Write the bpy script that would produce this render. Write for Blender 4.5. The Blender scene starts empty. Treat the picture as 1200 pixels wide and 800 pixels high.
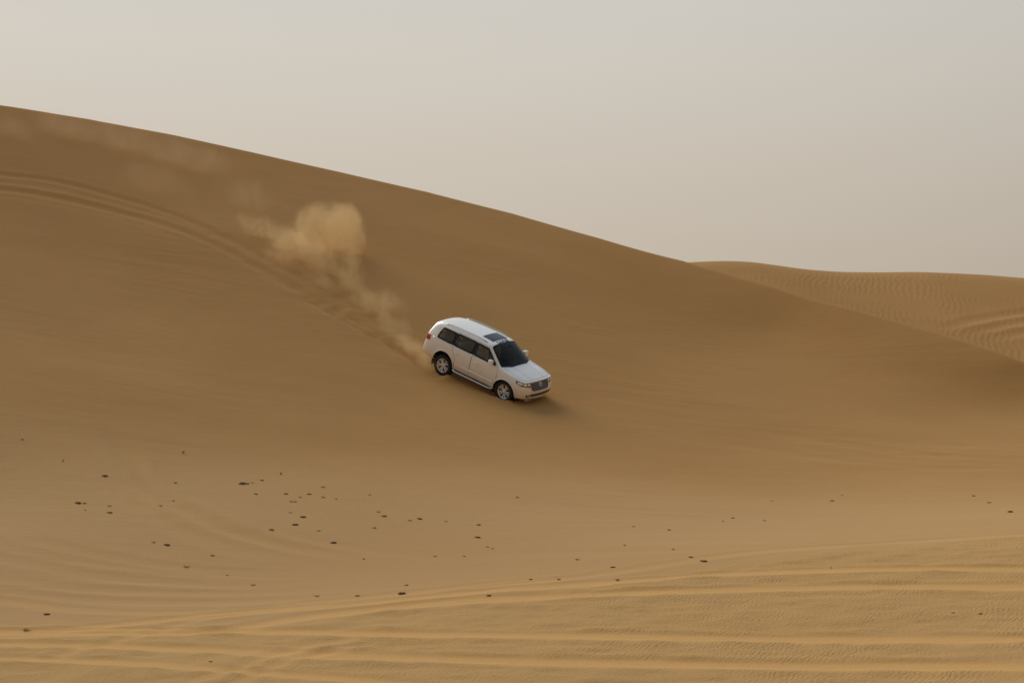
import bpy, bmesh, math, random
import numpy as np
from mathutils import Vector, Matrix
from mathutils.bvhtree import BVHTree
from mathutils.geometry import delaunay_2d_cdt

random.seed(7)
S = bpy.context.scene
COL = S.collection
R = math.radians

# ------------------------------------------------------------------ camera
FPX = 2333.3                       # focal length in pixels of a 1200 px wide frame (70 mm on 36 mm)
HOR = 335.0                        # image row of the true horizon
PITCH = math.atan((HOR - 400) / FPX)      # negative: looking a little down
PD = -PITCH
cam = bpy.data.cameras.new('camera')
cam.lens = 70
cam.sensor_width = 36
cam.clip_start = 0.5
cam.clip_end = 20000
camo = bpy.data.objects.new('camera', cam)
COL.objects.link(camo)
camo.rotation_euler = (math.pi / 2 - PD, 0, 0)
S.camera = camo


def c2w(p):                        # camera aligned (x right, y depth, z up) -> world
    x, y, z = p
    c, s = math.cos(PD), math.sin(PD)
    return (x, y * c + z * s, z * c - y * s)


def pix(u, v, D):                  # point seen at (u, v), D metres away along the view axis
    return c2w(((u - 600) / FPX * D, D, (400 - v) / FPX * D))


# ------------------------------------------------------------------ materials
def mat(name):
    m = bpy.data.materials.new(name)
    m.use_nodes = True
    nt = m.node_tree
    return m, nt, nt.nodes, nt.links, nt.nodes['Principled BSDF']


def simple(name, col, rough=.5, metal=0., spec=.5, coat=0., vary=.06, scale=9.):
    m, nt, N, L, b = mat(name)
    tc = N.new('ShaderNodeTexCoord')
    nz = N.new('ShaderNodeTexNoise')
    nz.inputs['Scale'].default_value = scale
    nz.inputs['Detail'].default_value = 4
    L.new(tc.outputs['Object'], nz.inputs['Vector'])
    mx = N.new('ShaderNodeMix')
    mx.data_type = 'RGBA'
    L.new(nz.outputs['Fac'], mx.inputs[0])
    mx.inputs[6].default_value = (*[c * (1 - vary) for c in col], 1)
    mx.inputs[7].default_value = (*[min(1, c * (1 + vary)) for c in col], 1)
    L.new(mx.outputs[2], b.inputs['Base Color'])
    b.inputs['Roughness'].default_value = rough
    b.inputs['Metallic'].default_value = metal
    b.inputs['Specular IOR Level'].default_value = spec
    b.inputs['Coat Weight'].default_value = coat
    b.inputs['Coat Roughness'].default_value = .05
    return m


def paint_material():
    m, nt, N, L, b = mat('pearl_white_paint')
    tc = N.new('ShaderNodeTexCoord')
    nz = N.new('ShaderNodeTexNoise')
    nz.inputs['Scale'].default_value = 3.5
    nz.inputs['Detail'].default_value = 8
    nz.inputs['Roughness'].default_value = .7
    L.new(tc.outputs['Object'], nz.inputs['Vector'])
    sp = N.new('ShaderNodeSeparateXYZ')
    L.new(tc.outputs['Object'], sp.inputs[0])
    mr = N.new('ShaderNodeMapRange')           # sand film on the sills and bumpers
    mr.inputs['From Min'].default_value = 1.12
    mr.inputs['From Max'].default_value = .40
    L.new(sp.outputs['Z'], mr.inputs['Value'])
    mu = N.new('ShaderNodeMath')
    mu.operation = 'MULTIPLY'
    L.new(mr.outputs[0], mu.inputs[0])
    L.new(nz.outputs['Fac'], mu.inputs[1])
    mu2 = N.new('ShaderNodeMath')
    mu2.operation = 'MULTIPLY'
    mu2.inputs[1].default_value = .85
    L.new(mu.outputs[0], mu2.inputs[0])
    mx = N.new('ShaderNodeMix')
    mx.data_type = 'RGBA'
    mx.inputs[6].default_value = (.77, .745, .68, 1)
    mx.inputs[7].default_value = (.46, .33, .17, 1)
    L.new(mu2.outputs[0], mx.inputs[0])
    L.new(mx.outputs[2], b.inputs['Base Color'])
    b.inputs['Roughness'].default_value = .30
    b.inputs['Coat Weight'].default_value = .5
    b.inputs['Coat Roughness'].default_value = .16
    return m


def glass_material(name, tint, ior=1.5):
    m, nt, N, L, b = mat(name)
    out = N['Material Output']
    tr = N.new('ShaderNodeBsdfTransparent')
    tr.inputs[0].default_value = (*tint, 1)
    gl = N.new('ShaderNodeBsdfGlossy')
    gl.inputs['Roughness'].default_value = .03
    gl.inputs['Color'].default_value = (.9, .9, .9, 1)
    fr = N.new('ShaderNodeFresnel')
    fr.inputs['IOR'].default_value = ior
    mx = N.new('ShaderNodeMixShader')
    L.new(fr.outputs[0], mx.inputs[0])
    L.new(tr.outputs[0], mx.inputs[1])
    L.new(gl.outputs[0], mx.inputs[2])
    L.new(mx.outputs[0], out.inputs['Surface'])
    N.remove(b)
    return m


M = {}
M['paint'] = paint_material()
M['black'] = simple('black_plastic', (.018, .018, .02), .55)
M['gloss_black'] = simple('black_glass_border', (.008, .008, .009), .5, spec=.25)
M['rubber'] = simple('tyre_rubber', (.011, .010, .010), .85, vary=.3, scale=14)
M['under'] = simple('underbody_dark', (.02, .018, .016), .9)
M['alloy'] = simple('silver_alloy', (.64, .64, .63), .34, .4)
M['chrome'] = simple('chrome_trim', (.72, .72, .72), .12, 1.)
M['greychrome'] = simple('grille_grey', (.34, .345, .37), .35, .7)
M['disc'] = simple('brake_disc', (.025, .024, .023), .5, .6)
M['beige'] = simple('beige_upholstery', (.58, .49, .35), .7)
M['lining'] = simple('beige_cabin_lining', (.50, .44, .34), .8)
M['dash'] = simple('dark_dashboard', (.05, .045, .04), .7)
M['red'] = simple('red_lamp_lens', (.42, .012, .012), .15, coat=.6)
M['lamp'] = simple('headlamp_reflector', (.70, .70, .70), .2, .25, coat=1.)
M['lampdark'] = simple('headlamp_housing', (.10, .095, .095), .2, .2, coat=1.)
M['fog'] = simple('fog_lamp_lens', (.7, .7, .68), .15, .5)
M['sunroof'] = simple('dark_sunroof_glass', (.012, .012, .016), .12, spec=.35)
M['letter'] = simple('black_letter_sticker', (.015, .015, .018), .6)
M['plate'] = simple('number_plate_white', (.60, .58, .54), .5)
M['glass'] = glass_material('tinted_side_glass', (.95, .93, .80), 1.40)
M['wind'] = glass_material('windshield_glass', (.42, .44, .48), 1.3)
M['mirror'] = simple('mirror_glass', (.8, .8, .8), .03, 1.)
M['rail'] = simple('silver_roof_rail', (.50, .50, .50), .35, .7)
M['tuft'] = simple('dry_dark_twigs', (.15, .088, .038), .95, vary=.5, scale=30)
M['tuftpale'] = simple('dry_pale_twigs', (.28, .165, .070), .95, vary=.4, scale=30)


# ------------------------------------------------------------------ sand material
def sand_material():
    m, nt, N, L, b = mat('desert_sand')

    def noise(scale, detail=3, rough=.5, dist=0, vec=None, dim='3D'):
        n = N.new('ShaderNodeTexNoise')
        n.inputs['Scale'].default_value = scale
        n.inputs['Detail'].default_value = detail
        n.inputs['Roughness'].default_value = rough
        n.inputs['Distortion'].default_value = dist
        L.new(vec if vec is not None else pos, n.inputs['Vector'])
        return n.outputs['Fac']

    def math2(op, a, bb, clamp=False):
        n = N.new('ShaderNodeMath')
        n.operation = op
        n.use_clamp = clamp
        for i, x in enumerate((a, bb)):
            if isinstance(x, (int, float)):
                n.inputs[i].default_value = x
            else:
                L.new(x, n.inputs[i])
        return n.outputs[0]

    def rng(x, a, bb, c=0., d=1., smooth=True):
        n = N.new('ShaderNodeMapRange')
        if smooth:
            n.interpolation_type = 'SMOOTHSTEP'
        n.inputs['From Min'].default_value = a
        n.inputs['From Max'].default_value = bb
        n.inputs['To Min'].default_value = c
        n.inputs['To Max'].default_value = d
        L.new(x, n.inputs['Value'])
        return n.outputs[0]

    def mix(f, a, bb):
        n = N.new('ShaderNodeMix')
        n.data_type = 'RGBA'
        if isinstance(f, (int, float)):
            n.inputs[0].default_value = f
        else:
            L.new(f, n.inputs[0])
        for i, x in ((6, a), (7, bb)):
            if isinstance(x, tuple):
                n.inputs[i].default_value = (*x, 1)
            else:
                L.new(x, n.inputs[i])
        return n.outputs[2]

    def attr(name):
        a = N.new('ShaderNodeAttribute')
        a.attribute_name = name
        return a.outputs['Fac']

    geo = N.new('ShaderNodeNewGeometry')
    pos = geo.outputs['Position']
    rut, rip, churn = attr('rut'), attr('ripple'), attr('churn')
    # base colour: deeper orange on the face, paler on floor, churn and ruts
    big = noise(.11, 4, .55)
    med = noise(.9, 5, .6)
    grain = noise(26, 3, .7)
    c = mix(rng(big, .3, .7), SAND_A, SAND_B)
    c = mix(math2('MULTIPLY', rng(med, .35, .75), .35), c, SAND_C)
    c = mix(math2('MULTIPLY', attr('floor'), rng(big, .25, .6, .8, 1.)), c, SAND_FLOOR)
    c = mix(math2('MULTIPLY', churn, rng(med, .3, .8, .5, 1.)), c, SAND_CHURN)
    c = mix(math2('MULTIPLY', rut, .75), c, SAND_RUT)
    gb = N.new('ShaderNodeMix')
    gb.data_type = 'RGBA'
    gb.blend_type = 'MULTIPLY'
    gb.inputs[0].default_value = 1.
    L.new(c, gb.inputs[6])
    g2 = rng(grain, .2, .8, .88, 1.1, False)
    cg = N.new('ShaderNodeCombineColor')
    for i in range(3):
        L.new(g2, cg.inputs[i])
    L.new(cg.outputs[0], gb.inputs[7])
    L.new(gb.outputs[2], b.inputs['Base Color'])
    b.inputs['Roughness'].default_value = 1.
    b.inputs['Diffuse Roughness'].default_value = .6
    b.inputs['Specular IOR Level'].default_value = .08
    # relief: wind ripples where the sand lies loose, none in the pressed ruts
    def waves(rot, scale, dist, dscale):
        mp = N.new('ShaderNodeMapping')
        mp.inputs['Rotation'].default_value = (0, 0, R(rot))
        L.new(pos, mp.inputs['Vector'])
        w = N.new('ShaderNodeTexWave')
        w.wave_type = 'BANDS'
        w.bands_direction = 'X'
        w.wave_profile = 'SIN'
        w.inputs['Scale'].default_value = scale
        w.inputs['Distortion'].default_value = dist
        w.inputs['Detail'].default_value = 2
        w.inputs['Detail Scale'].default_value = dscale
        L.new(mp.outputs[0], w.inputs['Vector'])
        return w.outputs['Fac']
    free = math2('SUBTRACT', 1., rut, True)
    patch = rng(noise(.35, 3, .6), .42, .62)
    w_near = waves(24, 3.0, 9.0, .9)          # ~0.16 m ripples
    w_far = waves(11, .66, 11., .38)           # ~0.5 m ripples of the far dune
    rfar = attr('ripple_far')
    h1 = math2('MULTIPLY', w_near, math2('MULTIPLY', math2('MULTIPLY', rip, free), patch))
    h2 = math2('MULTIPLY', w_far, math2('MULTIPLY', math2('MULTIPLY', rfar, free), rng(noise(.14, 4, .6), .40, .62)))
    h = math2('ADD', math2('MULTIPLY', h1, .0065), math2('MULTIPLY', h2, .018))
    n1 = noise(2.2, 6, .6)
    n2 = noise(11, 4, .65)
    loose = math2('ADD', math2('MULTIPLY', math2('MULTIPLY', churn, free), .9), .1)
    h = math2('ADD', h, math2('MULTIPLY', n1, .012))
    h = math2('ADD', h, math2('MULTIPLY', math2('MULTIPLY', n2, loose), .030))
    # broad wind streaks combed down the face
    mp = N.new('ShaderNodeMapping')
    mp.inputs['Rotation'].default_value = (0, 0, R(-24))
    mp.inputs['Scale'].default_value = (.05, .9, .9)
    L.new(pos, mp.inputs['Vector'])
    st = noise(1.0, 4, .6, .3, mp.outputs[0])
    h = math2('ADD', h, math2('MULTIPLY', math2('MULTIPLY', st, rng(noise(.12, 3, .5), .4, .65, .15, 1.)), .05))
    bp = N.new('ShaderNodeBump')
    bp.inputs['Strength'].default_value = 1.
    bp.inputs['Distance'].default_value = 1.
    L.new(h, bp.inputs['Height'])
    L.new(bp.outputs[0], b.inputs['Normal'])
    return m


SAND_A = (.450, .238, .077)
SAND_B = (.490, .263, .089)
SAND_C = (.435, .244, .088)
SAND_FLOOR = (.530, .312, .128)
SAND_CHURN = (.545, .318, .112)
SAND_RUT = (.690, .385, .130)

# ------------------------------------------------------------------ terrain
# the car's stand, found from the photograph: ground point under the car and the slope's normal
CP = np.array([-1.0, 75.53, -1.57])
CN = np.array([.169, -.352, .921])
CN /= np.linalg.norm(CN)
CF = np.array([.782, -.520, -.343])


def plane_D(u, v):
    d = np.array([(u - 600) / FPX, 1., (400 - v) / FPX])
    return float(CN @ CP / (CN @ d))


CREST = [(-500, 20), (-300, 62), (-150, 92), (0, 121), (100, 137), (200, 156), (300, 178), (400, 200), (500, 223), (600, 249), (700, 277),
         (800, 304), (900, 331), (1000, 359), (1100, 388), (1200, 418), (1350, 462), (1500, 500), (1700, 540)]
crest_pts = [pix(u, v, plane_D(u, v) - float(np.interp(u, [-300, 0, 300, 650, 800, 1000, 1200, 1500], [3.8, 3.8, 2.2, .9, 1.6, 4.1, 6.8, 6.8]))) for u, v in CREST]
ctrl = list(crest_pts)
for p in crest_pts[::2]:           # the face carried on beyond its crest (cut off there by the back slope)
    ctrl.append((p[0] + 1.2, p[1] + 8, p[2] + 8 * .33))
LOWER = {-300: 1.6, 0: 2.4, 300: 3.5, 600: 3.3, 900: 1.4}        # the face hollows out towards its foot
face_low = {-300: 470, 0: 500, 300: 545, 600: 545, 900: 495}
for u, vl in face_low.items():
    vt = np.interp(u, [c[0] for c in CREST], [c[1] for c in CREST])
    for t in (.33, .66, 1.):
        v = vt + (vl - vt) * t
        ctrl.append(pix(u, v, plane_D(u, v) - (LOWER.get(u, 0) if t == 1. else 0)))
rows = {
    -300: [(570, 58), (640, 51), (700, 45.5), (750, 41), (800, 37.5)],
    0: [(550, 59.2), (620, 53.2), (680, 48.3), (730, 44.3), (760, 41), (800, 37.5)],
    300: [(575, 58.7), (600, 56.2), (650, 51.8), (700, 47.5), (725, 44.8), (760, 41), (800, 37.5)],
    600: [(580, 60.4), (615, 56.2), (650, 52), (685, 47.4), (740, 42.2), (800, 37.5)],
    900: [(530, 71.5), (560, 66.5), (590, 61.5), (620, 56.5), (645, 51.5), (690, 46.4), (740, 42), (800, 37.5)],
    1200: [(440, 81.8), (470, 80.0), (500, 76.8), (530, 71), (560, 65.5), (590, 60), (625, 53), (660, 48.5), (700, 45), (740, 41.8), (800, 37.5)],
    1500: [(530, 76), (570, 67), (600, 58), (640, 51), (690, 45), (740, 41.6), (800, 37.5)],
}
for u, l in rows.items():
    for v, D in l:
        ctrl.append(pix(u, v, D))
for u in (-300, 0, 300, 600, 900, 1200, 1500):
    p = pix(u, 800, 37.5)
    ctrl.append((p[0] * .85, 32.0, p[2] - .25))
ctrl = np.array(ctrl)


class TPS:
    def __init__(s, P, z, lam=.02):
        s.P = P
        n = len(P)
        K = s.k(P, P) + lam * np.eye(n)
        A = np.zeros((n + 3, n + 3))
        A[:n, :n] = K
        A[:n, n:] = np.c_[np.ones(n), P]
        A[n:, :n] = A[:n, n:].T
        s.w = np.linalg.solve(A, np.r_[z, 0, 0, 0])

    @staticmethod
    def k(a, b):
        d2 = ((a[:, None] - b[None]) ** 2).sum(-1)
        return .5 * d2 * np.log(d2 + 1e-9)

    def __call__(s, x, y):
        sh = x.shape
        q = np.c_[x.ravel(), y.ravel()]
        o = np.empty(len(q))
        for i in range(0, len(q), 20000):
            c = q[i:i + 20000]
            o[i:i + 20000] = s.k(c, s.P) @ s.w[:-3] + s.w[-3] + c @ s.w[-2:]
        return o.reshape(sh)


tps = TPS(ctrl[:, :2] / 10, ctrl[:, 2])
cx = np.array([p[0] for p in crest_pts])
cy = np.array([p[1] for p in crest_pts])


def smin(a, b, k):
    h = np.clip(.5 + .5 * (b - a) / k, 0, 1)
    return b * (1 - h) + a * h - k * h * (1 - h)


def smax(a, b, k):
    return -smin(-a, -b, k)


def vnoise(x, y, seed=0):          # smooth value noise in [-1, 1]
    xi, yi = np.floor(x).astype(np.int64), np.floor(y).astype(np.int64)
    fx, fy = x - xi, y - yi
    fx, fy = fx * fx * (3 - 2 * fx), fy * fy * (3 - 2 * fy)

    def h(a, b):
        n = (a * 374761393 + b * 668265263 + seed * 1442695041) & 0xffffffff
        n = ((n ^ (n >> 13)) * 1274126177) & 0xffffffff
        return ((n ^ (n >> 16)) & 0xffff) / 32767.5 - 1
    return (h(xi, yi) * (1 - fx) + h(xi + 1, yi) * fx) * (1 - fy) + (h(xi, yi + 1) * (1 - fx) + h(xi + 1, yi + 1) * fx) * fy


FAR_D = 165.
FARC = [(300, 318), (700, 312), (790, 309), (820, 307), (850, 306), (880, 307), (910, 311), (945, 316), (985, 319), (1030, 319.5), (1080, 319), (1130, 321),
        (1165, 323), (1200, 326), (1300, 331), (1500, 333), (1900, 330)]
fx_ = np.array([(u - 600) / FPX * FAR_D for u, v in FARC])
fz_ = np.array([(HOR - v) / FPX * FAR_D for u, v in FARC])
XF = np.linspace(-60, 200, 1041)
FZ = np.interp(XF, fx_, fz_)
ker = np.hanning(13)
FZ = np.convolve(np.pad(FZ, 6, mode='edge'), ker / ker.sum(), 'valid')


def face(x, y):
    return tps(np.clip(x, -42, 42) / 10, np.clip(y, 31, 112) / 10)


def height(x, y):
    f = face(x, y)
    yc = np.interp(x, cx, cy)
    xs1 = np.unique(x)
    zcv = face(xs1, np.interp(xs1, cx, cy))
    zc = np.interp(x, xs1, zcv)
    back = zc + .12 - .52 * (y - yc)
    z = smin(f, back, .45)
    floor = -8.6 + .8 * vnoise(x / 40, y / 40, 3) + 3. * vnoise(x / 260, y / 260, 5) * np.clip((np.hypot(x, y - 80) - 150) / 200, 0, 1)
    z = np.where(y > yc, smax(z, floor, 1.5), z)
    # far dune
    zf = np.interp(x, XF, FZ)
    t = FAR_D - y
    front = zf + .45 - .29 * t - .02 * np.clip(t - 14, 0, None)
    bk = zf + .45 + .16 * t
    d = smin(front, bk, 1.8)
    d = d + .25 * vnoise(x / 13, y / 16, 8)* np.clip(t/12,0,1)
    z = np.where(y > yc, smax(z, d, 1.0), z)
    # the photographer's own dune, below and behind the camera
    r = np.hypot(x * .7, y)
    md = -1.75 - .55 * np.clip(r - 3, 0, None) ** 1.0
    z = np.where(y < 34, smax(z, np.maximum(md, -40), .8), z)
    return z


def rows1(a, b, s):
    return np.arange(a, b - 1e-6, s)


def grow(start, end, s, g):
    o, v = [], start
    while v < end:
        v += s
        s *= g
        o.append(v)
    return np.array(o)


xs = np.r_[-grow(42, 3500, .5, 1.16)[::-1], rows1(-42, 42, .16), 42 + 0 * np.zeros(1), grow(42, 3500, .4, 1.12)]
ys = np.r_[-grow(12, 3500, 2, 1.2)[::-1], rows1(-12, 31, .8), rows1(31, 62, .075), rows1(62, 101, .15), rows1(101, 178, .4),
           178 + np.r_[0, grow(0, 3500, .5, 1.16)]]
XX, YY = np.meshgrid(xs, ys)
ZZ = height(XX, YY)

# pixel -> ground point by marching along the view ray
def ground_at(x, y):
    i = np.clip(np.searchsorted(xs, x) - 1, 0, len(xs) - 2)
    j = np.clip(np.searchsorted(ys, y) - 1, 0, len(ys) - 2)
    fx = (x - xs[i]) / (xs[i + 1] - xs[i])
    fy = (y - ys[j]) / (ys[j + 1] - ys[j])
    return (ZZ[j, i] * (1 - fx) + ZZ[j, i + 1] * fx) * (1 - fy) + (ZZ[j + 1, i] * (1 - fx) + ZZ[j + 1, i + 1] * fx) * fy


def hit(u, v, start=34.):
    D = np.arange(start, 190, .04)
    c, s = math.cos(PD), math.sin(PD)
    x = (u - 600) / FPX * D
    zc_ = (400 - v) / FPX * D
    y = D * c + zc_ * s
    z = zc_ * c - D * s
    k = np.argmax(z < ground_at(x, y))
    return np.array([x[k], y[k]])


def spline(pts, step=.35):
    P = np.array(pts, float)
    P = np.vstack([2 * P[0] - P[1], P, 2 * P[-1] - P[-2]])
    o = []
    for i in range(1, len(P) - 2):
        n = max(2, int(np.linalg.norm(P[i + 1] - P[i]) / step))
        for k in range(n):
            t = k / n
            a, b, c, d = P[i - 1:i + 3]
            o.append(.5 * (2 * b + (c - a) * t + (2 * a - 5 * b + 4 * c - d) * t * t + (3 * b - a - 3 * c + d) * t ** 3))
    o.append(P[-2])
    return np.array(o)


CAR_ROLL, CAR_NOSE = -2.2, 1.1                   # heeled on its springs against the slope
fwd = Vector(c2w(CF)).normalized()
up = Vector(c2w(CN)).normalized()
left = up.cross(fwd).normalized()
fwd = left.cross(up)
rot = Matrix.Rotation(R(CAR_ROLL), 3, fwd) @ Matrix.Rotation(R(CAR_NOSE), 3, left)
fwd, left, up = rot @ fwd, rot @ left, rot @ up
org = Vector(c2w(CP)) + up * (-.045) + fwd * .02


RUT = np.zeros_like(ZZ)
DZ = np.zeros_like(ZZ)


def rut(pts, w, d, berm=.5, mark=.8, seed=0, wob=.25, fade=(0, 0), pixel=True, bias=0., start=34.):
    """press a wheel rut (or draw a low sand ridge with d < 0) along a path of image points laid on the ground"""
    P = spline([hit(*p, start) for p in pts] if pixel else pts)
    L = np.r_[0, np.cumsum(np.linalg.norm(np.diff(P, axis=0), axis=1))]
    S_ = np.full_like(ZZ, 1e9)
    T_ = np.zeros_like(ZZ)
    mg = w * 4
    for k in range(len(P) - 1):
        a, b = P[k], P[k + 1]
        i0, i1 = np.searchsorted(xs, [min(a[0], b[0]) - mg, max(a[0], b[0]) + mg])
        j0, j1 = np.searchsorted(ys, [min(a[1], b[1]) - mg, max(a[1], b[1]) + mg])
        if i1 <= i0 or j1 <= j0:
            continue
        x, y = XX[j0:j1, i0:i1], YY[j0:j1, i0:i1]
        ab = b - a
        l2 = ab @ ab + 1e-12
        t = np.clip(((x - a[0]) * ab[0] + (y - a[1]) * ab[1]) / l2, 0, 1)
        dx, dy = x - a[0] - t * ab[0], y - a[1] - t * ab[1]
        s = np.hypot(dx, dy) * np.where(ab[0] * dy - ab[1] * dx > 0, 1, -1)
        sl = S_[j0:j1, i0:i1]
        m = np.abs(s) < np.abs(sl)
        sl[m] = s[m]
        T_[j0:j1, i0:i1][m] = (L[k] + t * math.sqrt(l2))[m]
    ok = np.abs(S_) < mg
    s, t = S_[ok], T_[ok]
    wv = 1 + wob * vnoise(t / 2.3, t * 0 + 7.5, seed) + .5 * wob * vnoise(t / .6, t * 0 + 3.5, seed + 1)
    am = 1 + .6 * wob * vnoise(t / 3.1, t * 0 + 1.5, seed + 2)
    if fade[0]:
        am = am * np.clip(t / fade[0], 0, 1)
    if fade[1]:
        am = am * np.clip((L[-1] - t) / fade[1], 0, 1)
    q = s / (w * wv)
    prof = -d * np.exp(-q ** 4 * .9) + d * berm * (np.exp(-((np.abs(q) - 1.75) / .6) ** 2) * (1 + bias * np.sign(q)))
    DZ[ok] += prof * am
    RUT[ok] = np.maximum(RUT[ok], mark * np.exp(-(q / 1.15) ** 4) * np.clip(am, 0, 1))


# car trail: comes down from the upper left to the rear wheels
rut([(-60, 198), (0, 204), (60, 211), (130, 228), (200, 250), (262, 277), (330, 313), (400, 350), (445, 378), (490, 402), (540, 424)], .20, .05, .25, .25, 11)
rut([(-60, 218), (0, 222), (60, 230), (130, 246), (200, 266), (262, 292), (330, 330), (372, 353), (430, 386), (478, 413), (519, 441)], .22, .06, .35, .25, 12, bias=.5)
rut([(-60, 208), (0, 212), (70, 222), (140, 239), (210, 262), (290, 300), (370, 343)], .4, .012, .4, .25, 13, fade=(0, 5))
rut([(-60, 226), (0, 229), (60, 237), (130, 252), (190, 270), (250, 293), (300, 318)], .3, .012, .4, .2, 14, fade=(0, 6))
# churned sand between the two ruts just behind the car, with a slumped lower edge
rut([(335, 322), (372, 345), (412, 368), (450, 392), (492, 417)], .8, .05, .5, .3, 15, .4, fade=(4, 0))
rut([(350, 345), (385, 366), (425, 388), (470, 412), (512, 441)], .20, .09, .9, .2, 16, .5, fade=(2, 0), bias=.6)
# foreground tracks crossing the frame, pressed by passing cars
fg = [
    ([(-80, 738), (60, 739), (180, 729), (300, 718), (420, 708), (560, 693), (700, 683), (820, 674), (960, 669), (1080, 666), (1280, 663)], .24, .055),
    ([(-80, 747), (80, 744), (240, 742), (360, 724), (500, 708), (640, 699), (780, 693), (920, 690), (1060, 687), (1280, 685)], .30, .07),
    ([(-80, 742), (0, 741), (140, 740), (300, 741), (460, 744), (620, 746), (780, 747), (940, 748), (1080, 748), (1280, 749)], .28, .07),
    ([(-80, 755), (0, 755), (100, 757), (220, 761), (340, 767), (470, 772), (620, 776), (780, 778), (940, 779), (1080, 779), (1280, 780)], .33, .09),
    ([(-80, 772), (60, 774), (180, 779), (300, 788), (420, 797), (500, 806)], .24, .05),
    ([(-80, 700), (0, 703), (70, 713), (160, 719), (260, 718), (380, 706), (520, 690), (640, 677)], .25, .035),
    ([(560, 690), (700, 672), (840, 652), (960, 641), (1080, 633), (1280, 622)], .25, .035),
    ([(180, 812), (230, 796), (290, 780), (330, 764), (400, 752)], .18, .045),
    ([(240, 812), (300, 790), (345, 772), (420, 758)], .18, .05),
    ([(60, 772), (120, 756), (180, 742), (230, 728), (330, 716)], .18, .04),
]
for i, (p, w, d) in enumerate(fg):
    if p[0][0] < 0 and p[-1][0] > 1200:             # run on beyond the frame
        p = [(-420, p[0][1] + 1.5 * (p[0][1] - p[1][1]))] + p + [(1650, p[-1][1] + 1.5 * (p[-1][1] - p[-2][1]))]
    rut(p, w * 1.08, d * (.32 if i < 5 else .35), .6, .9 if i < 5 else .4, 30 + i, .22)
# old sand lines and tracks sweeping round the hollow at the lower left, others on the right
arcs = [
    ([(40, 490), (75, 525), (125, 568), (190, 610), (260, 640), (340, 655)], .30, .05),
    ([(130, 545), (170, 575), (210, 595), (262, 619), (330, 639), (420, 652)], .26, .05),
    ([(100, 470), (140, 520), (180, 570), (240, 612), (310, 636)], .22, .03),
    ([(-60, 600), (0, 617), (50, 634), (110, 647), (190, 661), (290, 671), (400, 672)], .30, .055),
    ([(-60, 640), (0, 652), (60, 664), (140, 676), (240, 683), (360, 684)], .30, .05),
    ([(-60, 618), (20, 640), (90, 656), (170, 668), (280, 677), (420, 678)], .26, .045),
    ([(-60, 668), (0, 676), (70, 687), (160, 693), (280, 695), (420, 688)], .26, .04),
    ([(-60, 684), (0, 690), (70, 700), (160, 706), (280, 706), (430, 695)], .25, .035),
    ([(250, 590), (300, 613), (370, 633), (460, 648), (560, 655)], .22, .028),
    ([(860, 500), (930, 512), (1010, 523), (1100, 533), (1280, 543)], .35, .045),
    ([(980, 495), (1050, 510), (1120, 522), (1280, 532)], .30, .045),
    ([(820, 515), (900, 528), (1000, 540), (1120, 548), (1280, 552)], .3, .03),
]
for i, (p, w, d) in enumerate(arcs):
    rut(p, w * 1.15, d * (.9 if i < 3 else .36 if i < 9 else .4) * (.6 + .8 * ((i * 7) % 5) / 4), .5, .06, 60 + i, .35, fade=(4, 4))
# tracks over the far dune
for i, p in enumerate([[(1095, 388), (1125, 379), (1160, 372), (1210, 365), (1300, 352)], [(1128, 394), (1160, 385), (1200, 377), (1300, 364)],
                       [(1150, 399), (1180, 393), (1215, 388), (1300, 378)]]):
    rut(p, .55, .08, .3, .25, 90 + i, .2, fade=(4, 0), start=112.)
# loose, wind rippled sand of the foreground
edge_u = [-400, 0, 200, 400, 650, 850, 1000, 1200, 1600]
edge_v = [716, 722, 735, 712, 680, 655, 640, 622, 590]
ep = np.array([hit(u, v) for u, v in zip(edge_u, edge_v)])
ye = np.interp(XX, ep[:, 0], ep[:, 1])
CH = np.clip((ye + .8 * vnoise(XX / 2.5, YY / 1.5, 21) - YY) / 1.6, 0, 1)
RIP = CH * np.clip(.55 + (XX + 4) / 14, .25, 1)
near = (YY > 30) & (YY < 66) & (np.abs(XX) < 44)
free = np.clip(1 - RUT * 1.2, 0, 1)
DZ += np.where(near, CH * free * (.030 * vnoise(XX / .9, YY / .7, 41) + .018 * vnoise(XX / .35, YY / .3, 42)), 0)
far_zone = np.clip((YY - 112) / 8, 0, 1) * (YY < 300)
# soft unevenness everywhere, and loose lumps along the car's trail
DZ += .035 * vnoise(XX / 4.3 + .4 * YY, YY / 3.1, 51) * np.clip((YY - 50) / 10, 0, 1) * (YY < 110) * .6
DZ += .05 * vnoise(XX / 7, YY / 5, 52) * (YY > 34) * (YY < 110)
# sand heaped in front of and beside the wheels
for wx in (1.475, -1.475):
    for wy in (-.85, .85):
        c_ = org + fwd * wx + left * wy
        i0, i1 = np.searchsorted(xs, [c_.x - 2.5, c_.x + 2.5])
        j0, j1 = np.searchsorted(ys, [c_.y - 2.5, c_.y + 2.5])
        dx, dy = XX[j0:j1, i0:i1] - c_.x, YY[j0:j1, i0:i1] - c_.y
        f2, l2 = Vector((fwd.x, fwd.y)).normalized(), Vector((left.x, left.y)).normalized()
        a_, b_ = dx * f2.x + dy * f2.y, dx * l2.x + dy * l2.y
        hp = .08 * np.exp(-((a_ - .42) / .20) ** 2 - (b_ / .26) ** 2) + .09 * np.exp(-((np.abs(b_) - .30) / .13) ** 2 - ((a_ + .1) / .5) ** 2)
        hp -= .07 * np.exp(-(b_ / .19) ** 2 - ((a_ + .25) / .45) ** 2)
        DZ[j0:j1, i0:i1] += hp * (1 + .5 * vnoise(dx / .16, dy / .16, 61))
trail = RUT * np.clip((YY - 60) / 6, 0, 1) * (YY < 100)
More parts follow.
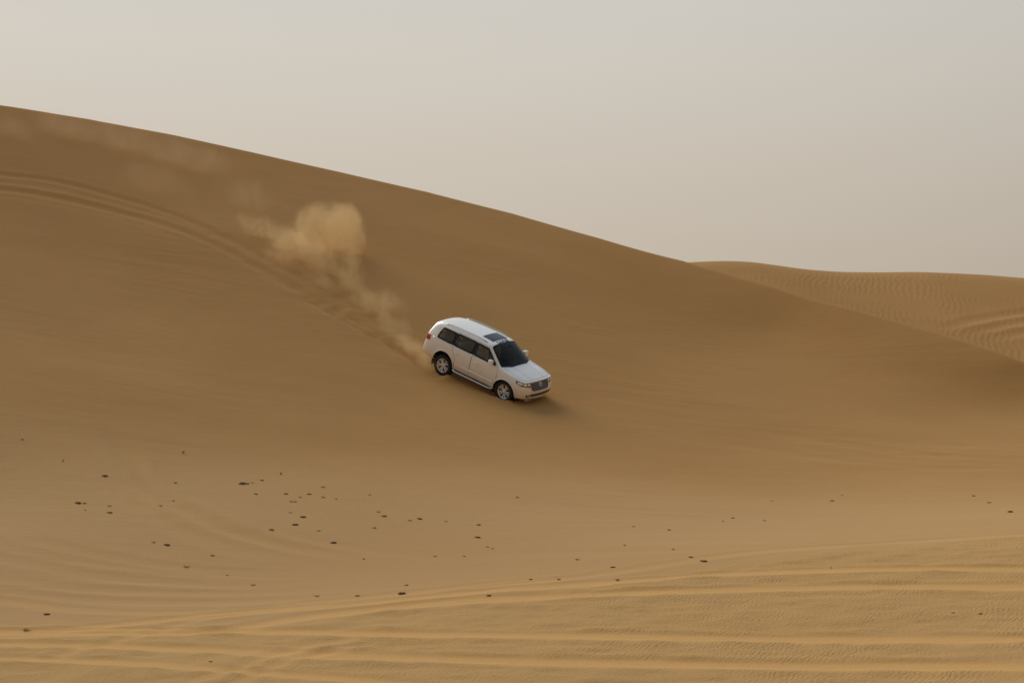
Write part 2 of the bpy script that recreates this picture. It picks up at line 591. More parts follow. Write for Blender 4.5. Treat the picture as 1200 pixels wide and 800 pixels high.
DZ += trail * np.clip((87 - YY) / 6, .15, 1) * (.16 * vnoise(XX / .5, YY / .45, 53) + .08 * vnoise(XX / .22, YY / .2, 54))
ZZ += DZ

nx, ny = len(xs), len(ys)
me = bpy.data.meshes.new('sand_ground')
co = np.stack([XX, YY, ZZ], -1).reshape(-1, 3).astype(np.float32)
me.vertices.add(nx * ny)
me.vertices.foreach_set('co', co.ravel())
idx = np.arange(nx * ny).reshape(ny, nx)
q = np.stack([idx[:-1, :-1], idx[:-1, 1:], idx[1:, 1:], idx[1:, :-1]], -1).reshape(-1, 4).astype(np.int32)
me.loops.add(q.size)
me.loops.foreach_set('vertex_index', q.ravel())
me.polygons.add(len(q))
me.polygons.foreach_set('loop_start', np.arange(0, q.size, 4, dtype=np.int32))
me.polygons.foreach_set('use_smooth', np.ones(len(q), bool))
me.update(calc_edges=True)
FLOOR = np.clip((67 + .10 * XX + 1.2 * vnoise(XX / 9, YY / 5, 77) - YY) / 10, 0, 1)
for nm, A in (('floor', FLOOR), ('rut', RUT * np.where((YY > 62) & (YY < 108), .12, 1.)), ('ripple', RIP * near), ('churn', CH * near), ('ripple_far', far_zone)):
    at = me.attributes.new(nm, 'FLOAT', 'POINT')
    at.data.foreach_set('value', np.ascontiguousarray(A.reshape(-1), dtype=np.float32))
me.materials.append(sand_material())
ground = bpy.data.objects.new('sand_ground', me)
COL.objects.link(ground)
ground['kind'] = 'structure'
ground['label'] = 'smooth desert sand with a long steep dune, tyre tracks and a far dune'


# ------------------------------------------------------------------ object helpers
def link(name, me, m, parent=None, smooth=True):
    if m is not None and not me.materials:
        me.materials.append(m)
    if smooth:
        me.polygons.foreach_set('use_smooth', np.ones(len(me.polygons), bool))
    o = bpy.data.objects.new(name, me)
    COL.objects.link(o)
    o.parent = parent
    return o


def from_bm(name, bm, m, parent=None, smooth=True, sharp=None):
    me = bpy.data.meshes.new(name)
    bmesh.ops.recalc_face_normals(bm, faces=bm.faces)
    bm.to_mesh(me)
    bm.free()
    o = link(name, me, m, parent, smooth)
    if sharp:
        me.set_sharp_from_angle(angle=R(sharp))
    return o


def tube(bm, pts, r, closed=False, n=6, flat=1.):
    pts = [Vector(p) for p in pts]
    N_ = len(pts)
    rings = []
    for i, p in enumerate(pts):
        a = pts[(i - 1) % N_] if closed or i > 0 else p
        b = pts[(i + 1) % N_] if closed or i < N_ - 1 else p
        t = (b - a).normalized()
        up = Vector((0, 0, 1)) if abs(t.z) < .9 else Vector((0, 1, 0))
        s = t.cross(up).normalized()
        w = s.cross(t)
        rings.append([bm.verts.new(p + s * r * math.cos(k * 2 * math.pi / n) + w * r * flat * math.sin(k * 2 * math.pi / n)) for k in range(n)])
    for i in range(N_ if closed else N_ - 1):
        A, B = rings[i], rings[(i + 1) % N_]
        for k in range(n):
            bm.faces.new((A[k], A[(k + 1) % n], B[(k + 1) % n], B[k]))
    if not closed:
        bm.faces.new(rings[0])
        bm.faces.new(rings[-1][::-1])


def box(bm, lo, hi, bev=0.):
    v = bmesh.ops.create_cube(bm, size=1)['verts']
    c = [(a + b) / 2 for a, b in zip(lo, hi)]
    for p in v:
        p.co = Vector([c[i] + p.co[i] * (hi[i] - lo[i]) for i in range(3)])
    if bev:
        es = list({e for p in v for e in p.link_edges})
        bmesh.ops.bevel(bm, geom=es, offset=bev, segments=3, affect='EDGES', profile=.6)
    return v


def lathe(bm, prof, n=48, axis='Y'):
    rings = []
    for r, h in prof:
        rings.append([bm.verts.new((r * math.cos(a), h, r * math.sin(a))) for a in (2 * math.pi * k / n for k in range(n))])
    for A, B in zip(rings, rings[1:]):
        for k in range(n):
            bm.faces.new((A[k], A[(k + 1) % n], B[(k + 1) % n], B[k]))
    return rings


# ------------------------------------------------------------------ the car (x forward, y to its left, z up, ground at z = 0)
CAR_S = 1.035
car = bpy.data.objects.new('off_road_car', None)
COL.objects.link(car)
car.empty_display_size = .5
car.matrix_world = Matrix((
    (fwd.x, left.x, up.x, org.x), (fwd.y, left.y, up.y, org.y), (fwd.z, left.z, up.z, org.z), (0, 0, 0, 1))) @ Matrix.Scale(CAR_S, 4)
car['label'] = 'white four-wheel-drive estate car with dark sunroof driving down the steep dune face'
car['category'] = 'car'

ST = [  # each station: ten points from bottom middle to top middle, on the half with y >= 0
    [(2.22, 0, .37), (2.19, .66, .38), (2.25, .84, .47), (2.28, .88, .66), (2.21, .89, .86), (2.14, .88, 1.02), (2.14, .79, 1.085), (2.18, .53, 1.11), (2.20, .26, 1.12), (2.21, 0, 1.125)],
    [(2.02, 0, .33), (2.02, .78, .34), (2.05, .90, .44), (2.05, .945, .66), (2.00, .945, .88), (1.95, .915, 1.045), (1.95, .82, 1.11), (1.95, .55, 1.15), (1.95, .28, 1.165), (1.95, 0, 1.17)],
    [(1.70, 0, .33), (1.70, .84, .33), (1.70, .945, .42), (1.70, .985, .66), (1.70, .985, .90), (1.70, .95, 1.08), (1.70, .85, 1.15), (1.70, .58, 1.19), (1.70, .30, 1.20), (1.70, 0, 1.205)],
    [(1.35, 0, .33), (1.35, .86, .33), (1.35, .955, .42), (1.35, .995, .66), (1.35, .99, .92), (1.35, .955, 1.12), (1.30, .86, 1.19), (1.36, .60, 1.225), (1.38, .30, 1.24), (1.39, 0, 1.245)],
    [(1.05, 0, .33), (1.05, .86, .33), (1.05, .955, .42), (1.05, .985, .66), (1.05, .98, .94), (1.03, .95, 1.17), (1.00, .86, 1.245), (1.14, .62, 1.265), (1.22, .32, 1.27), (1.24, 0, 1.275)],
    [(.75, 0, .33), (.75, .86, .33), (.75, .955, .42), (.75, .98, .66), (.75, .975, .94), (.75, .945, 1.20), (.68, .795, 1.47), (.80, .61, 1.52), (.85, .32, 1.545), (.86, 0, 1.55)],
    [(.38, 0, .33), (.38, .86, .33), (.38, .955, .42), (.38, .98, .66), (.38, .975, .94), (.38, .945, 1.215), (.30, .715, 1.70), (.38, .61, 1.795), (.43, .32, 1.83), (.44, 0, 1.84)],
    [(.05, 0, .33), (.05, .86, .33), (.05, .955, .42), (.05, .98, .66), (.05, .975, .94), (.05, .945, 1.225), (.05, .70, 1.745), (.10, .61, 1.845), (.12, .32, 1.882), (.12, 0, 1.892)],
    [(-.6, 0, .33), (-.6, .86, .33), (-.6, .955, .42), (-.6, .98, .66), (-.6, .975, .94), (-.6, .945, 1.235), (-.6, .70, 1.755), (-.6, .62, 1.855), (-.6, .33, 1.895), (-.6, 0, 1.905)],
    [(-1.3, 0, .33), (-1.3, .86, .33), (-1.3, .955, .42), (-1.3, .99, .66), (-1.3, .985, .94), (-1.3, .945, 1.245), (-1.3, .70, 1.745), (-1.3, .615, 1.845), (-1.3, .33, 1.885), (-1.3, 0, 1.895)],
    [(-1.95, 0, .36), (-1.95, .84, .37), (-1.95, .94, .45), (-1.95, .98, .68), (-1.95, .97, .95), (-1.95, .93, 1.255), (-1.93, .69, 1.71), (-1.92, .60, 1.805), (-1.92, .32, 1.845), (-1.92, 0, 1.855)],
    [(-2.36, 0, .42), (-2.36, .76, .43), (-2.40, .89, .50), (-2.42, .92, .70), (-2.40, .90, .96), (-2.38, .87, 1.25), (-2.26, .66, 1.63), (-2.24, .57, 1.73), (-2.24, .30, 1.77), (-2.24, 0, 1.78)],
    [(-2.50, 0, .46), (-2.50, .64, .47), (-2.58, .78, .53), (-2.61, .81, .70), (-2.54, .80, .96), (-2.51, .76, 1.25), (-2.38, .58, 1.57), (-2.35, .50, 1.655), (-2.34, .27, 1.69), (-2.34, 0, 1.70)],
]
NOSE = {0: (.05, -.045), 1: (.03, -.025)}          # bonnet lip a little longer and lower


def widen(p, i):                                  # broad shoulders and roof
    x, y, z = p
    return (x, y * {6: 1.06, 7: 1.09, 8: 1.10}.get(i, 1.), z)


ST = [[widen(p, i) for i, p in enumerate(st)] for st in ST]
for k, (dx, dz) in NOSE.items():
    ST[k] = [(x + dx, y, z + (dz if i > 4 else 0)) for i, (x, y, z) in enumerate(ST[k])]
ST = [[(x, y, z - (.02 if z > 1.6 else 0)) for x, y, z in st] for st in ST]
bm = bmesh.new()
V = []
for st in ST:
    l, r = [], []
    for (x, y, z) in st:
        a = bm.verts.new((x, y, z))
        l.append(a)
        r.append(a if y == 0 else bm.verts.new((x, -y, z)))
    V.append((l, r))
for A, B in zip(V, V[1:]):
    for side in (0, 1):
        for i in range(9):
            f = [A[side][i], A[side][i + 1], B[side][i + 1], B[side][i]]
            bm.faces.new(f if side else f[::-1])
for end, bulge, mids in ((0, 1, (.05, .09, .10, .07, .05, .05, .04, .02)), (-1, -1, (.02, .05, .06, .03, .03, .02, .01, .01))):
    l, r = V[end]
    mid = []
    for i in range(1, 9):
        c = (l[i].co + r[i].co) / 2
        mid.append(bm.verts.new((c.x + bulge * mids[i - 1], 0, c.z)))
    for i in range(7):
        bm.faces.new((l[i + 1], l[i + 2], mid[i + 1], mid[i]))
        bm.faces.new((r[i + 2], r[i + 1], mid[i], mid[i + 1]))
    bm.faces.new((l[8], l[9], mid[7]))
    bm.faces.new((l[9], r[8], mid[7]))
    bm.faces.new((l[0], l[1], mid[0]))
    bm.faces.new((r[1], l[0], mid[0]))
bmesh.ops.recalc_face_normals(bm, faces=bm.faces)
# keep the belt line, bonnet edge and windscreen line a little crisp
cr = bm.edges.layers.float.new('crease_edge')
def crease(i, j, side, val, along):
    a = V[i][side][j]
    b = V[i + 1][side][j] if along else V[i][side][j + 1]
    e = bm.edges.get((a, b))
    if e:
        e[cr] = val
for side in (0, 1):
    for i in range(12):
        crease(i, 5, side, .30 if i >= 4 else .15, True)
        crease(i, 4, side, .12, True)
        crease(i, 2, side, .35, True)
        if 6 <= i <= 10:
            crease(i, 6, side, .55, True)
            crease(i, 7, side, .25, True)
        if i <= 3:
            crease(i, 6, side, .4, True)
    for j in range(6, 9):
        crease(4, j, side, .6, False)
        crease(6, j, side, .35, False)
        crease(0, j, side, .45, False)
me_c = bpy.data.meshes.new('cage')
bm.to_mesh(me_c)
bm.free()
tmp = bpy.data.objects.new('cage', me_c)
COL.objects.link(tmp)
md = tmp.modifiers.new('sub', 'SUBSURF')
md.levels = 4
md.subdivision_type = 'CATMULL_CLARK'
dg = bpy.context.evaluated_depsgraph_get()
shell = bpy.data.meshes.new_from_object(tmp.evaluated_get(dg))
bpy.data.objects.remove(tmp)
nv = len(shell.vertices)
sv = np.empty(nv * 3, np.float32)
shell.vertices.foreach_get('co', sv)
sv = sv.reshape(-1, 3)
snn = np.empty(nv * 3, np.float32)
shell.vertices.foreach_get('normal', snn)
snn = snn.reshape(-1, 3)
spol = np.array([list(p.vertices) for p in shell.polygons])
sc_ = sv[spol].mean(1)
sn_ = np.array([p.normal[:] for p in shell.polygons])
BVH = BVHTree.FromPolygons([Vector(v) for v in sv], [list(p) for p in spol])


def inpoly(P, poly):
    x, y = P[:, 0], P[:, 1]
    o = np.zeros(len(P), bool)
    for (x0, y0), (x1, y1) in zip(poly, poly[1:] + poly[:1]):
        c = ((y0 > y) != (y1 > y))
        with np.errstate(all='ignore'):
            o ^= c & (x < (x1 - x0) * (y - y0) / (y1 - y0 + 1e-12) + x0)
    return o


def inset(poly, d):
    P = np.array(poly, float)
    n = len(P)
    area = .5 * sum(P[i][0] * P[(i + 1) % n][1] - P[(i + 1) % n][0] * P[i][1] for i in range(n))
    sgn = 1 if area > 0 else -1
    o = []
    for i in range(n):
        a = P[i] - P[i - 1]
        b = P[(i + 1) % n] - P[i]
        a, b = a / np.linalg.norm(a), b / np.linalg.norm(b)
        na, nb = np.array([-a[1], a[0]]) * sgn, np.array([-b[1], b[0]]) * sgn
        h = (na + nb)
        h = h / max(.5, (h @ h) / 2)
        o.append(tuple(P[i] + h * d))
    return o


def roundpoly(poly, r=.05, n=4):
    P = np.array(poly, float)
    o = []
    N_ = len(P)
    for i in range(N_):
        a, b, c = P[i - 1], P[i], P[(i + 1) % N_]
        la, lc = np.linalg.norm(a - b), np.linalg.norm(c - b)
        p0 = b + (a - b) / la * min(r, la * .45)
        p1 = b + (c - b) / lc * min(r, lc * .45)
        for k in range(n + 1):
            t = k / n
            o.append(tuple((1 - t) ** 2 * p0 + 2 * t * (1 - t) * b + t * t * p1))
    return o


def dense(poly, step=.04):
    o = []
    for (a, b) in zip(poly, poly[1:] + poly[:1]):
        a, b = np.array(a), np.array(b)
        n = max(1, int(np.linalg.norm(b - a) / step))
        for k in range(n):
            o.append(tuple(a + (b - a) * k / n))
    return o


class Frame:                       # a drawing plane and the direction in which it is pressed onto the shell
    def __init__(s, o, u, v, d):
        s.o, s.u, s.v, s.d = Vector(o), Vector(u).normalized(), Vector(v).normalized(), Vector(d).normalized()

    def on(s, p, off=0.):
        q = s.o + s.u * p[0] + s.v * p[1]
        h, n, i, d = BVH.ray_cast(q, s.d)
        if h is None:
            h, n, i, d = BVH.find_nearest(q + s.d * (-s.o.dot(s.d)))
        if n.dot(s.d) > 0:
            n = -n
        return h + n * off, n


SIDE = {-1: Frame((0, -3, 0), (1, 0, 0), (0, 0, 1), (0, 1, 0)), 1: Frame((0, 3, 0), (1, 0, 0), (0, 0, 1), (0, -1, 0))}
FRONT = Frame((4, 0, 0), (0, 1, 0), (0, 0, 1), (-1, 0, 0))
REAR = Frame((-4, 0, 0), (0, 1, 0), (0, 0, 1), (1, 0, 0))
TOP = Frame((0, 0, 4), (0, 1, 0), (1, 0, 0), (0, 0, -1))


def patch(name, poly, fr, m, parent, off=.003, depth=.012, step=.05, smooth=True):
    """a plate of the outline poly laid on the shell, with a rim that goes down into it"""
    b = dense(poly, step)
    n = len(b)
    P = np.array(b)
    lo, hi = P.min(0), P.max(0)
    g = [(x, y) for x in np.arange(lo[0] + step / 2, hi[0], step) for y in np.arange(lo[1] + step / 2, hi[1], step)]
    if g:
        ins = inset(b, step * .35)
        k = inpoly(np.array(g), ins)
        g = [p for p, kk in zip(g, k) if kk]
    r = delaunay_2d_cdt([Vector(p) for p in b + g], [(i, (i + 1) % n) for i in range(n)], [], 1, 1e-5)
    vs, _, fs = r[0], r[1], r[2]
    bm = bmesh.new()
    top = []
    for p in vs:
        h, nn = fr.on(p, off)
        top.append(bm.verts.new(h))
    for f in fs:
        try:
            bm.faces.new([top[i] for i in f])
        except ValueError:
            pass
    bmesh.ops.recalc_face_normals(bm, faces=bm.faces)
    if depth:
        edges = [e for e in bm.edges if e.is_boundary]
        ret = bmesh.ops.extrude_edge_only(bm, edges=edges)
        for e in ret['geom']:
            if isinstance(e, bmesh.types.BMVert):
                h, nn, i, d = BVH.find_nearest(e.co)
                e.co = e.co - nn * depth
    me = bpy.data.meshes.new(name)
    # orient outward
    s = sum((f.normal.dot(fr.d) * f.calc_area() for f in bm.faces))
    if s > 0:
        bmesh.ops.reverse_faces(bm, faces=bm.faces)
    bm.to_mesh(me)
    bm.free()
    o = link(name, me, m, parent, smooth)
    if smooth:
        me.set_sharp_from_angle(angle=R(40))
    return o


def ring_patch(name, outer, inner, fr, m, parent, off=.005, step=.04):
    """band between two outlines with the same number of points"""
    bm = bmesh.new()
    A, B = [], []
    n = len(outer)
    for i in range(n):
        a0, a1, b0, b1 = (np.array(p) for p in (outer[i], outer[(i + 1) % n], inner[i], inner[(i + 1) % n]))
        k = max(1, int(np.linalg.norm(a1 - a0) / step))
        for j in range(k):
            t = j / k
            A.append(bm.verts.new(fr.on(a0 + (a1 - a0) * t, off)[0]))
            B.append(bm.verts.new(fr.on(b0 + (b1 - b0) * t, off)[0]))
    for i in range(len(A)):
        j = (i + 1) % len(A)
        bm.faces.new((A[i], A[j], B[j], B[i]))
    ret = bmesh.ops.extrude_edge_only(bm, edges=[e for e in bm.edges if e.is_boundary])
    for e in ret['geom']:
        if isinstance(e, bmesh.types.BMVert):
            h, nn, i, d = BVH.find_nearest(e.co)
            e.co = e.co - nn * .010
    return from_bm(name, bm, m, parent, True, 35)


# outlines
W_FRONT = roundpoly([(.86, 1.255), (.30, 1.665), (-.17, 1.685), (-.17, 1.265)], .05)
W_REAR = roundpoly([(-.27, 1.265), (-.27, 1.688), (-1.10, 1.680), (-1.13, 1.275)], .05)
W_QUART = roundpoly([(-1.22, 1.275), (-1.19, 1.678), (-1.80, 1.662), (-1.88, 1.50), (-1.92, 1.285)], .045)
WS = roundpoly([(-.83, 1.06), (-.665, .40), (.665, .40), (.83, 1.06), (.44, 1.235), (-.44, 1.235)], .05)          # (y, x) seen from above
RW = roundpoly([(-.66, 1.20), (-.54, 1.60), (.54, 1.60), (.66, 1.20)], .08)                              # (y, z) seen from behind
DOOR_F = [(.99, .47), (1.02, .92), (.98, 1.215), (.29, 1.715), (-.21, 1.735), (-.215, .47)]
DOOR_R = [(-.225, .47), (-.22, 1.735), (-1.16, 1.725), (-1.185, 1.25), (-1.06, 1.02), (-.93, .80), (-.90, .47)]
WHEELS = [(1.425, -1), (1.425, 1), (-1.425, -1), (-1.425, 1)]
WR, AR = .40, .50
DIVE = .057                                     # braking downhill: front springs pressed in, rear ones drawn out

fx3, fy3, fz3 = sc_[:, 0], sc_[:, 1], sc_[:, 2]
kind = np.zeros(len(spol), int)                # 0 body, 1 hole, 2 underbody, 3.. doors, 7 bonnet, 8 tailgate
XZ = sc_[:, [0, 2]]
for si in (-1, 1):
    s_ = (fy3 * si > .5) & (np.abs(sn_[:, 1]) > .25)
    kind[s_ & inpoly(XZ, DOOR_F)] = 3 if si < 0 else 4
    kind[s_ & inpoly(XZ, DOOR_R)] = 5 if si < 0 else 6
kind[(fx3 > 1.14) & (fx3 < 2.16) & (sn_[:, 2] > .6) & (np.abs(fy3) < .82) & (fz3 > 1.0)] = 7
kind[(fx3 < -2.05) & (np.abs(sn_[:, 0]) > .55) & (fz3 > .86) & (np.abs(fy3) < .74)] = 8
kind[(fz3 < .47) & (sn_[:, 2] < -.55)] = 2
for si in (-1, 1):
    s_ = (fy3 * si > .5) & (np.abs(sn_[:, 1]) > .2)
    for w in (W_FRONT, W_REAR, W_QUART):
        kind[s_ & inpoly(XZ, inset(w, .022))] = 1
kind[(sn_[:, 0] > .1) & (sn_[:, 2] > .2) & (fz3 > 1.22) & inpoly(sc_[:, [1, 0]], inset(WS, .025))] = 1
kind[(sn_[:, 0] < -.3) & (fx3 < -2.0) & inpoly(sc_[:, [1, 2]], inset(RW, .025))] = 1
for wx, si in WHEELS:
    kind[((fx3 - wx) ** 2 + (fz3 - .42) ** 2 < AR ** 2) & (fy3 * si > .5)] = 1


def shell_part(name, k, m, parent):
    f = spol[kind == k]
    ids, inv = np.unique(f, return_inverse=True)
    me = bpy.data.meshes.new(name)
    me.from_pydata(sv[ids].tolist(), [], inv.reshape(f.shape).tolist())
    me.update()
    o = link(name, me, m, parent)
    me.normals_split_custom_set_from_vertices([tuple(n) for n in snn[ids]])
    return o


body = shell_part('body', 0, M['paint'], car)
shell_part('underbody', 2, M['under'], car)
doors = {3: shell_part('door', 3, M['paint'], car), 4: shell_part('door', 4, M['paint'], car),
         5: shell_part('door', 5, M['paint'], car), 6: shell_part('door', 6, M['paint'], car)}
bonnet = shell_part('bonnet', 7, M['paint'], car)
tailgate = shell_part('tailgate', 8, M['paint'], car)
# cabin lining: the shell again, 35 mm further in, above the sills
f = spol[(kind != 1) & (fx3 < 1.1) & (fz3 > .55)]
ids, inv = np.unique(f, return_inverse=True)
me = bpy.data.meshes.new('cabin_lining')
me.from_pydata((sv[ids] - snn[ids] * .035).tolist(), [], inv.reshape(f.shape).tolist())
link('cabin_lining', me, M['lining'], car)


def seam(pts, fr, parent, name='seam', r=.0045, closed=False, m=None):
    bm = bmesh.new()
    d = dense(pts, .03) if closed else []
    if not closed:
        for a, b in zip(pts, pts[1:]):
            a, b = np.array(a), np.array(b)
            n = max(1, int(np.linalg.norm(b - a) / .03))
            d += [tuple(a + (b - a) * k / n) for k in range(n)]
        d.append(pts[-1])
    tube(bm, [fr.on(p, .0005)[0] for p in d], r, closed, 5)
    return from_bm(name, bm, m or M['black'], parent)


for si in (-1, 1):
    fr = SIDE[si]
    df, dr = doors[3 if si < 0 else 4], doors[5 if si < 0 else 6]
    for d_, w, dp in ((df, W_FRONT, DOOR_F), (dr, W_REAR, DOOR_R)):
        patch('window', inset(w, .012), fr, M['glass'], d_, .002, 0, .07)
        ring_patch('window_frame', inset(w, -.022), inset(w, .034), fr, M['gloss_black'], d_)
        seam(roundpoly(dp, .05), fr, d_, 'door_gap', closed=True)
    q = patch('window', inset(W_QUART, .012), fr, M['glass'], car, .002, 0, .07)
    ring_patch('window_frame', inset(W_QUART, -.022), inset(W_QUART, .034), fr, M['gloss_black'], q)
    # black pillars between the panes
    patch('pillar_cover', [(-.185, 1.25), (-.185, 1.70), (-.255, 1.70), (-.255, 1.25)], fr, M['gloss_black'], df, .004, .01)
    patch('pillar_cover', [(-1.105, 1.26), (-1.085, 1.692), (-1.205, 1.69), (-1.225, 1.26)], fr, M['gloss_black'], dr, .004, .01)
    # bright strip along the belt line
    bm = bmesh.new()
    tube(bm, [fr.on((x, 1.222 + (.86 - x) * .006), .004)[0] for x in np.arange(.90, -2.15, -.06)], .009, n=6)
    from_bm('belt_moulding', bm, M['chrome'], car)
    # handles
    for d_, x, z in ((df, -.06, 1.03), (dr, -1.0, 1.05)):
        bm = bmesh.new()
        pp = [fr.on((x + t * .21, z), .004 + .032 * math.sin(math.pi * (.08 + .84 * t)))[0] for t in np.linspace(0, 1, 9)]
        tube(bm, pp, .016, n=8, flat=1.)
        from_bm('handle', bm, M['paint'], d_)
    # side moulding at the doors' lower edge
    bm = bmesh.new()
    pts = [(x, .60) for x in np.linspace(.90, -.86, 40)]
    ring = []
    for p in pts:
        a, _ = fr.on((p[0], .55), .002)
        b, _ = fr.on((p[0], .575), .020)
        c, _ = fr.on((p[0], .635), .020)
        d, _ = fr.on((p[0], .66), .002)
        ring.append([bm.verts.new(v) for v in (a, b, c, d)])
    for A, B in zip(ring, ring[1:]):
        for k in range(3):
            bm.faces.new((A[k], A[k + 1], B[k + 1], B[k]))
    bm.faces.new(ring[0]); bm.faces.new(ring[-1][::-1])
    from_bm('side_moulding', bm, M['paint'], car, True, 30)
    # running board
    bm = bmesh.new()
    box(bm, (-.86, .90, .345), (.86, 1.005, .375), .012)
    for v in bm.verts:
        v.co.y *= si
    rb = from_bm('running_board', bm, M['black'], car, True, 40)
    bm = bmesh.new()
    tp = [(-.93, .90, .40), (-.90, .985, .385), (-.83, 1.015, .375)] + [(x, 1.02, .37) for x in np.linspace(-.7, .7, 8)] + [(.83, 1.015, .375), (.90, .985, .39), (.94, .90, .41)]
    tube(bm, [(a, b * si, c) for a, b, c in tp], .026, n=8)
    from_bm('edge_trim', bm, M['alloy'], rb)
    # roof rail
    bm = bmesh.new()
    rp = [TOP.on((si * (.635 - .02 * abs(t - .5)), .10 - 1.95 * t), .006 + .03 * min(1, 8 * t, 8 * (1 - t)))[0] for t in np.linspace(0, 1, 30)]
    tube(bm, rp, .016, n=8)
    from_bm('roof_rail', bm, M['rail'], car)
    # mirror
    bm = bmesh.new()
    box(bm, (.63, .965, 1.225), (.79, 1.15, 1.425), .05)
    for v in bm.verts:
        v.co.x += (1.09 - v.co.y) * -.10
        v.co.z += (v.co.y - .985) * .08
        v.co.y *= si
    mi = from_bm('side_mirror', bm, M['paint'], df, True, 50)
    bm = bmesh.new()
    tube(bm, [(.72, si * .93, 1.245), (.72, si * 1.02, 1.27)], .028, n=8)
    from_bm('mirror_arm', bm, M['black'], df)
    # arch lips and liners
    for wx in (1.425, -1.425):
        bm = bmesh.new()
        pts = []
        for a in np.linspace(R(-8), R(188), 40):
            pts.append(fr.on((wx + math.cos(a) * AR, .42 + math.sin(a) * AR), .002)[0])
        tube(bm, pts, .022, n=8)
        from_bm('wheel_arch_lip', bm, M['paint'], car)
        bm = bmesh.new()
        R0 = []
        for a in np.linspace(R(-20), R(200), 34):
            x, z = wx + math.cos(a) * (AR + .012), .42 + math.sin(a) * (AR + .012)
            R0.append([bm.verts.new((x, si * .955, z)), bm.verts.new((x, si * .52, z))])
        for A, B in zip(R0, R0[1:]):
            bm.faces.new((A[0], A[1], B[1], B[0]))
        bm.faces.new([r[1] for r in R0])
        from_bm('wheel_well', bm, M['under'], car)
    # mud flap
    bm = bmesh.new()
    box(bm, (-1.935, .66, .20), (-1.92, .94, .52), .004)
    for v in bm.verts:
        v.co.y *= si
    from_bm('mud_flap', bm, M['black'], car)
    # lamps
    fd = Frame((5, si * 3.2, 0), (-.55, si * .83, 0), (0, 0, 1), (-.83, -si * .55, 0))

    def fu(pt):                        # a (y, x) corner on the nose -> coordinate across that drawing plane
        return (Vector(pt) - fd.o).dot(fd.u)
    u0, u1 = fu((2.23, si * .50, 0)), fu((1.86, si * .95, 0))
    hl = patch('headlight', roundpoly([(u0, .885), (u0 + .01, 1.035), (u1 - .02, 1.065), (u1, .975), ((u0 * .45 + u1 * .55), .885)], .03), fd, M['lampdark'], car, .006, .02, .03)
    du = u1 - u0
    for t0, t1, z0, z1 in ((.04, .27, .935, 1.02), (.33, .56, .935, 1.03), (.62, .90, .965, 1.04)):
        patch('lamp_reflector', roundpoly([(u0 + du * t0, z0), (u0 + du * t0, z1), (u0 + du * t1, z1), (u0 + du * t1, z0)], .03), fd, M['lamp'], hl, .012, .01, .03)
    patch('lamp_chrome', roundpoly([(u0 + du * .22, .868), (u0 + du * .22, .898), (u0 + du * .80, .912), (u0 + du * .74, .872)], .012), fd, M['lamp'], hl, .010, .012, .03)
    fo = patch('fog_light', roundpoly([(si * .60, .53), (si * .60, .63), (si * .77, .63), (si * .74, .53)], .03), FRONT, M['black'], car, .004, .015, .03)
    patch('fog_lens', roundpoly([(si * .635, .55), (si * .635, .61), (si * .70, .61), (si * .70, .55)], .025), FRONT, M['fog'], fo, .010, .01, .03)
    # tail lamp wraps the rear corner
    ft = Frame((-5, si * 3.5, 0), (-.57, -si * .82, 0), (0, 0, 1), (.82, -si * .57, 0))
    ta, tb = (Vector((-2.50, si * .70, 0)) - ft.o).dot(ft.u), (Vector((-2.26, si * .92, 0)) - ft.o).dot(ft.u)
    tl = patch('taillight', roundpoly([(ta, 1.00), (ta, 1.20), (tb, 1.245), (tb, 1.04)], .03), ft, M['red'], car, .008, .02, .03)
    patch('rear_reflector', roundpoly([(si * .56, .58), (si * .56, .62), (si * .74, .62), (si * .74, .58)], .01), REAR, M['red'], car, .006, .012, .04)

# windscreen, rear window, sunroof
wsf = Frame((0, 0, 4), (0, 1, 0), (1, 0, 0), (0, 0, -1))
ws = patch('windshield', inset(WS, .012), wsf, M['wind'], car, .002, 0, .07)
ring_patch('windshield_border', inset(WS, -.018), inset(WS, .045), wsf, M['gloss_black'], ws)
for y0, y1 in ((-.52, .08), (.05, .62)):
    bm = bmesh.new()
    tube(bm, [wsf.on((y0 + (y1 - y0) * t, 1.185 - .10 * t + .02 * (y0 < 0)), .018)[0] for t in np.linspace(0, 1, 12)], .009, n=6)
    from_bm('wiper', bm, M['black'], ws)
rw = patch('rear_window', inset(RW, .012), REAR, M['glass'], tailgate, .002, 0, .07)
ring_patch('window_frame', inset(RW, -.02), inset(RW, .035), REAR, M['gloss_black'], tailgate)
patch('plate_recess', roundpoly([(-.36, .90), (-.36, 1.08), (.36, 1.08), (.36, .90)], .03), REAR, M['chrome'], tailgate, .008, .02)
patch('sunroof', roundpoly([(-.43, -.30), (-.43, .20), (.43, .20), (.43, -.30)], .04), TOP, M['sunroof'], car, .006, .014)
seam([(-.78, 1.12), (-.80, 1.5), (-.77, 2.02), (-.55, 2.12), (0, 2.17), (.55, 2.12), (.77, 2.02), (.80, 1.5), (.78, 1.12)], TOP, bonnet, 'bonnet_gap', .004)
for si in (-1, 1):                                # two raised creases of the bonnet
    bm = bmesh.new()
    tube(bm, [TOP.on((si * (.44 - .10 * t), 1.25 + .85 * t), -.010)[0] for t in np.linspace(0, 1, 20)], .018, n=8)
    from_bm('bonnet_crease', bm, M['paint'], bonnet)

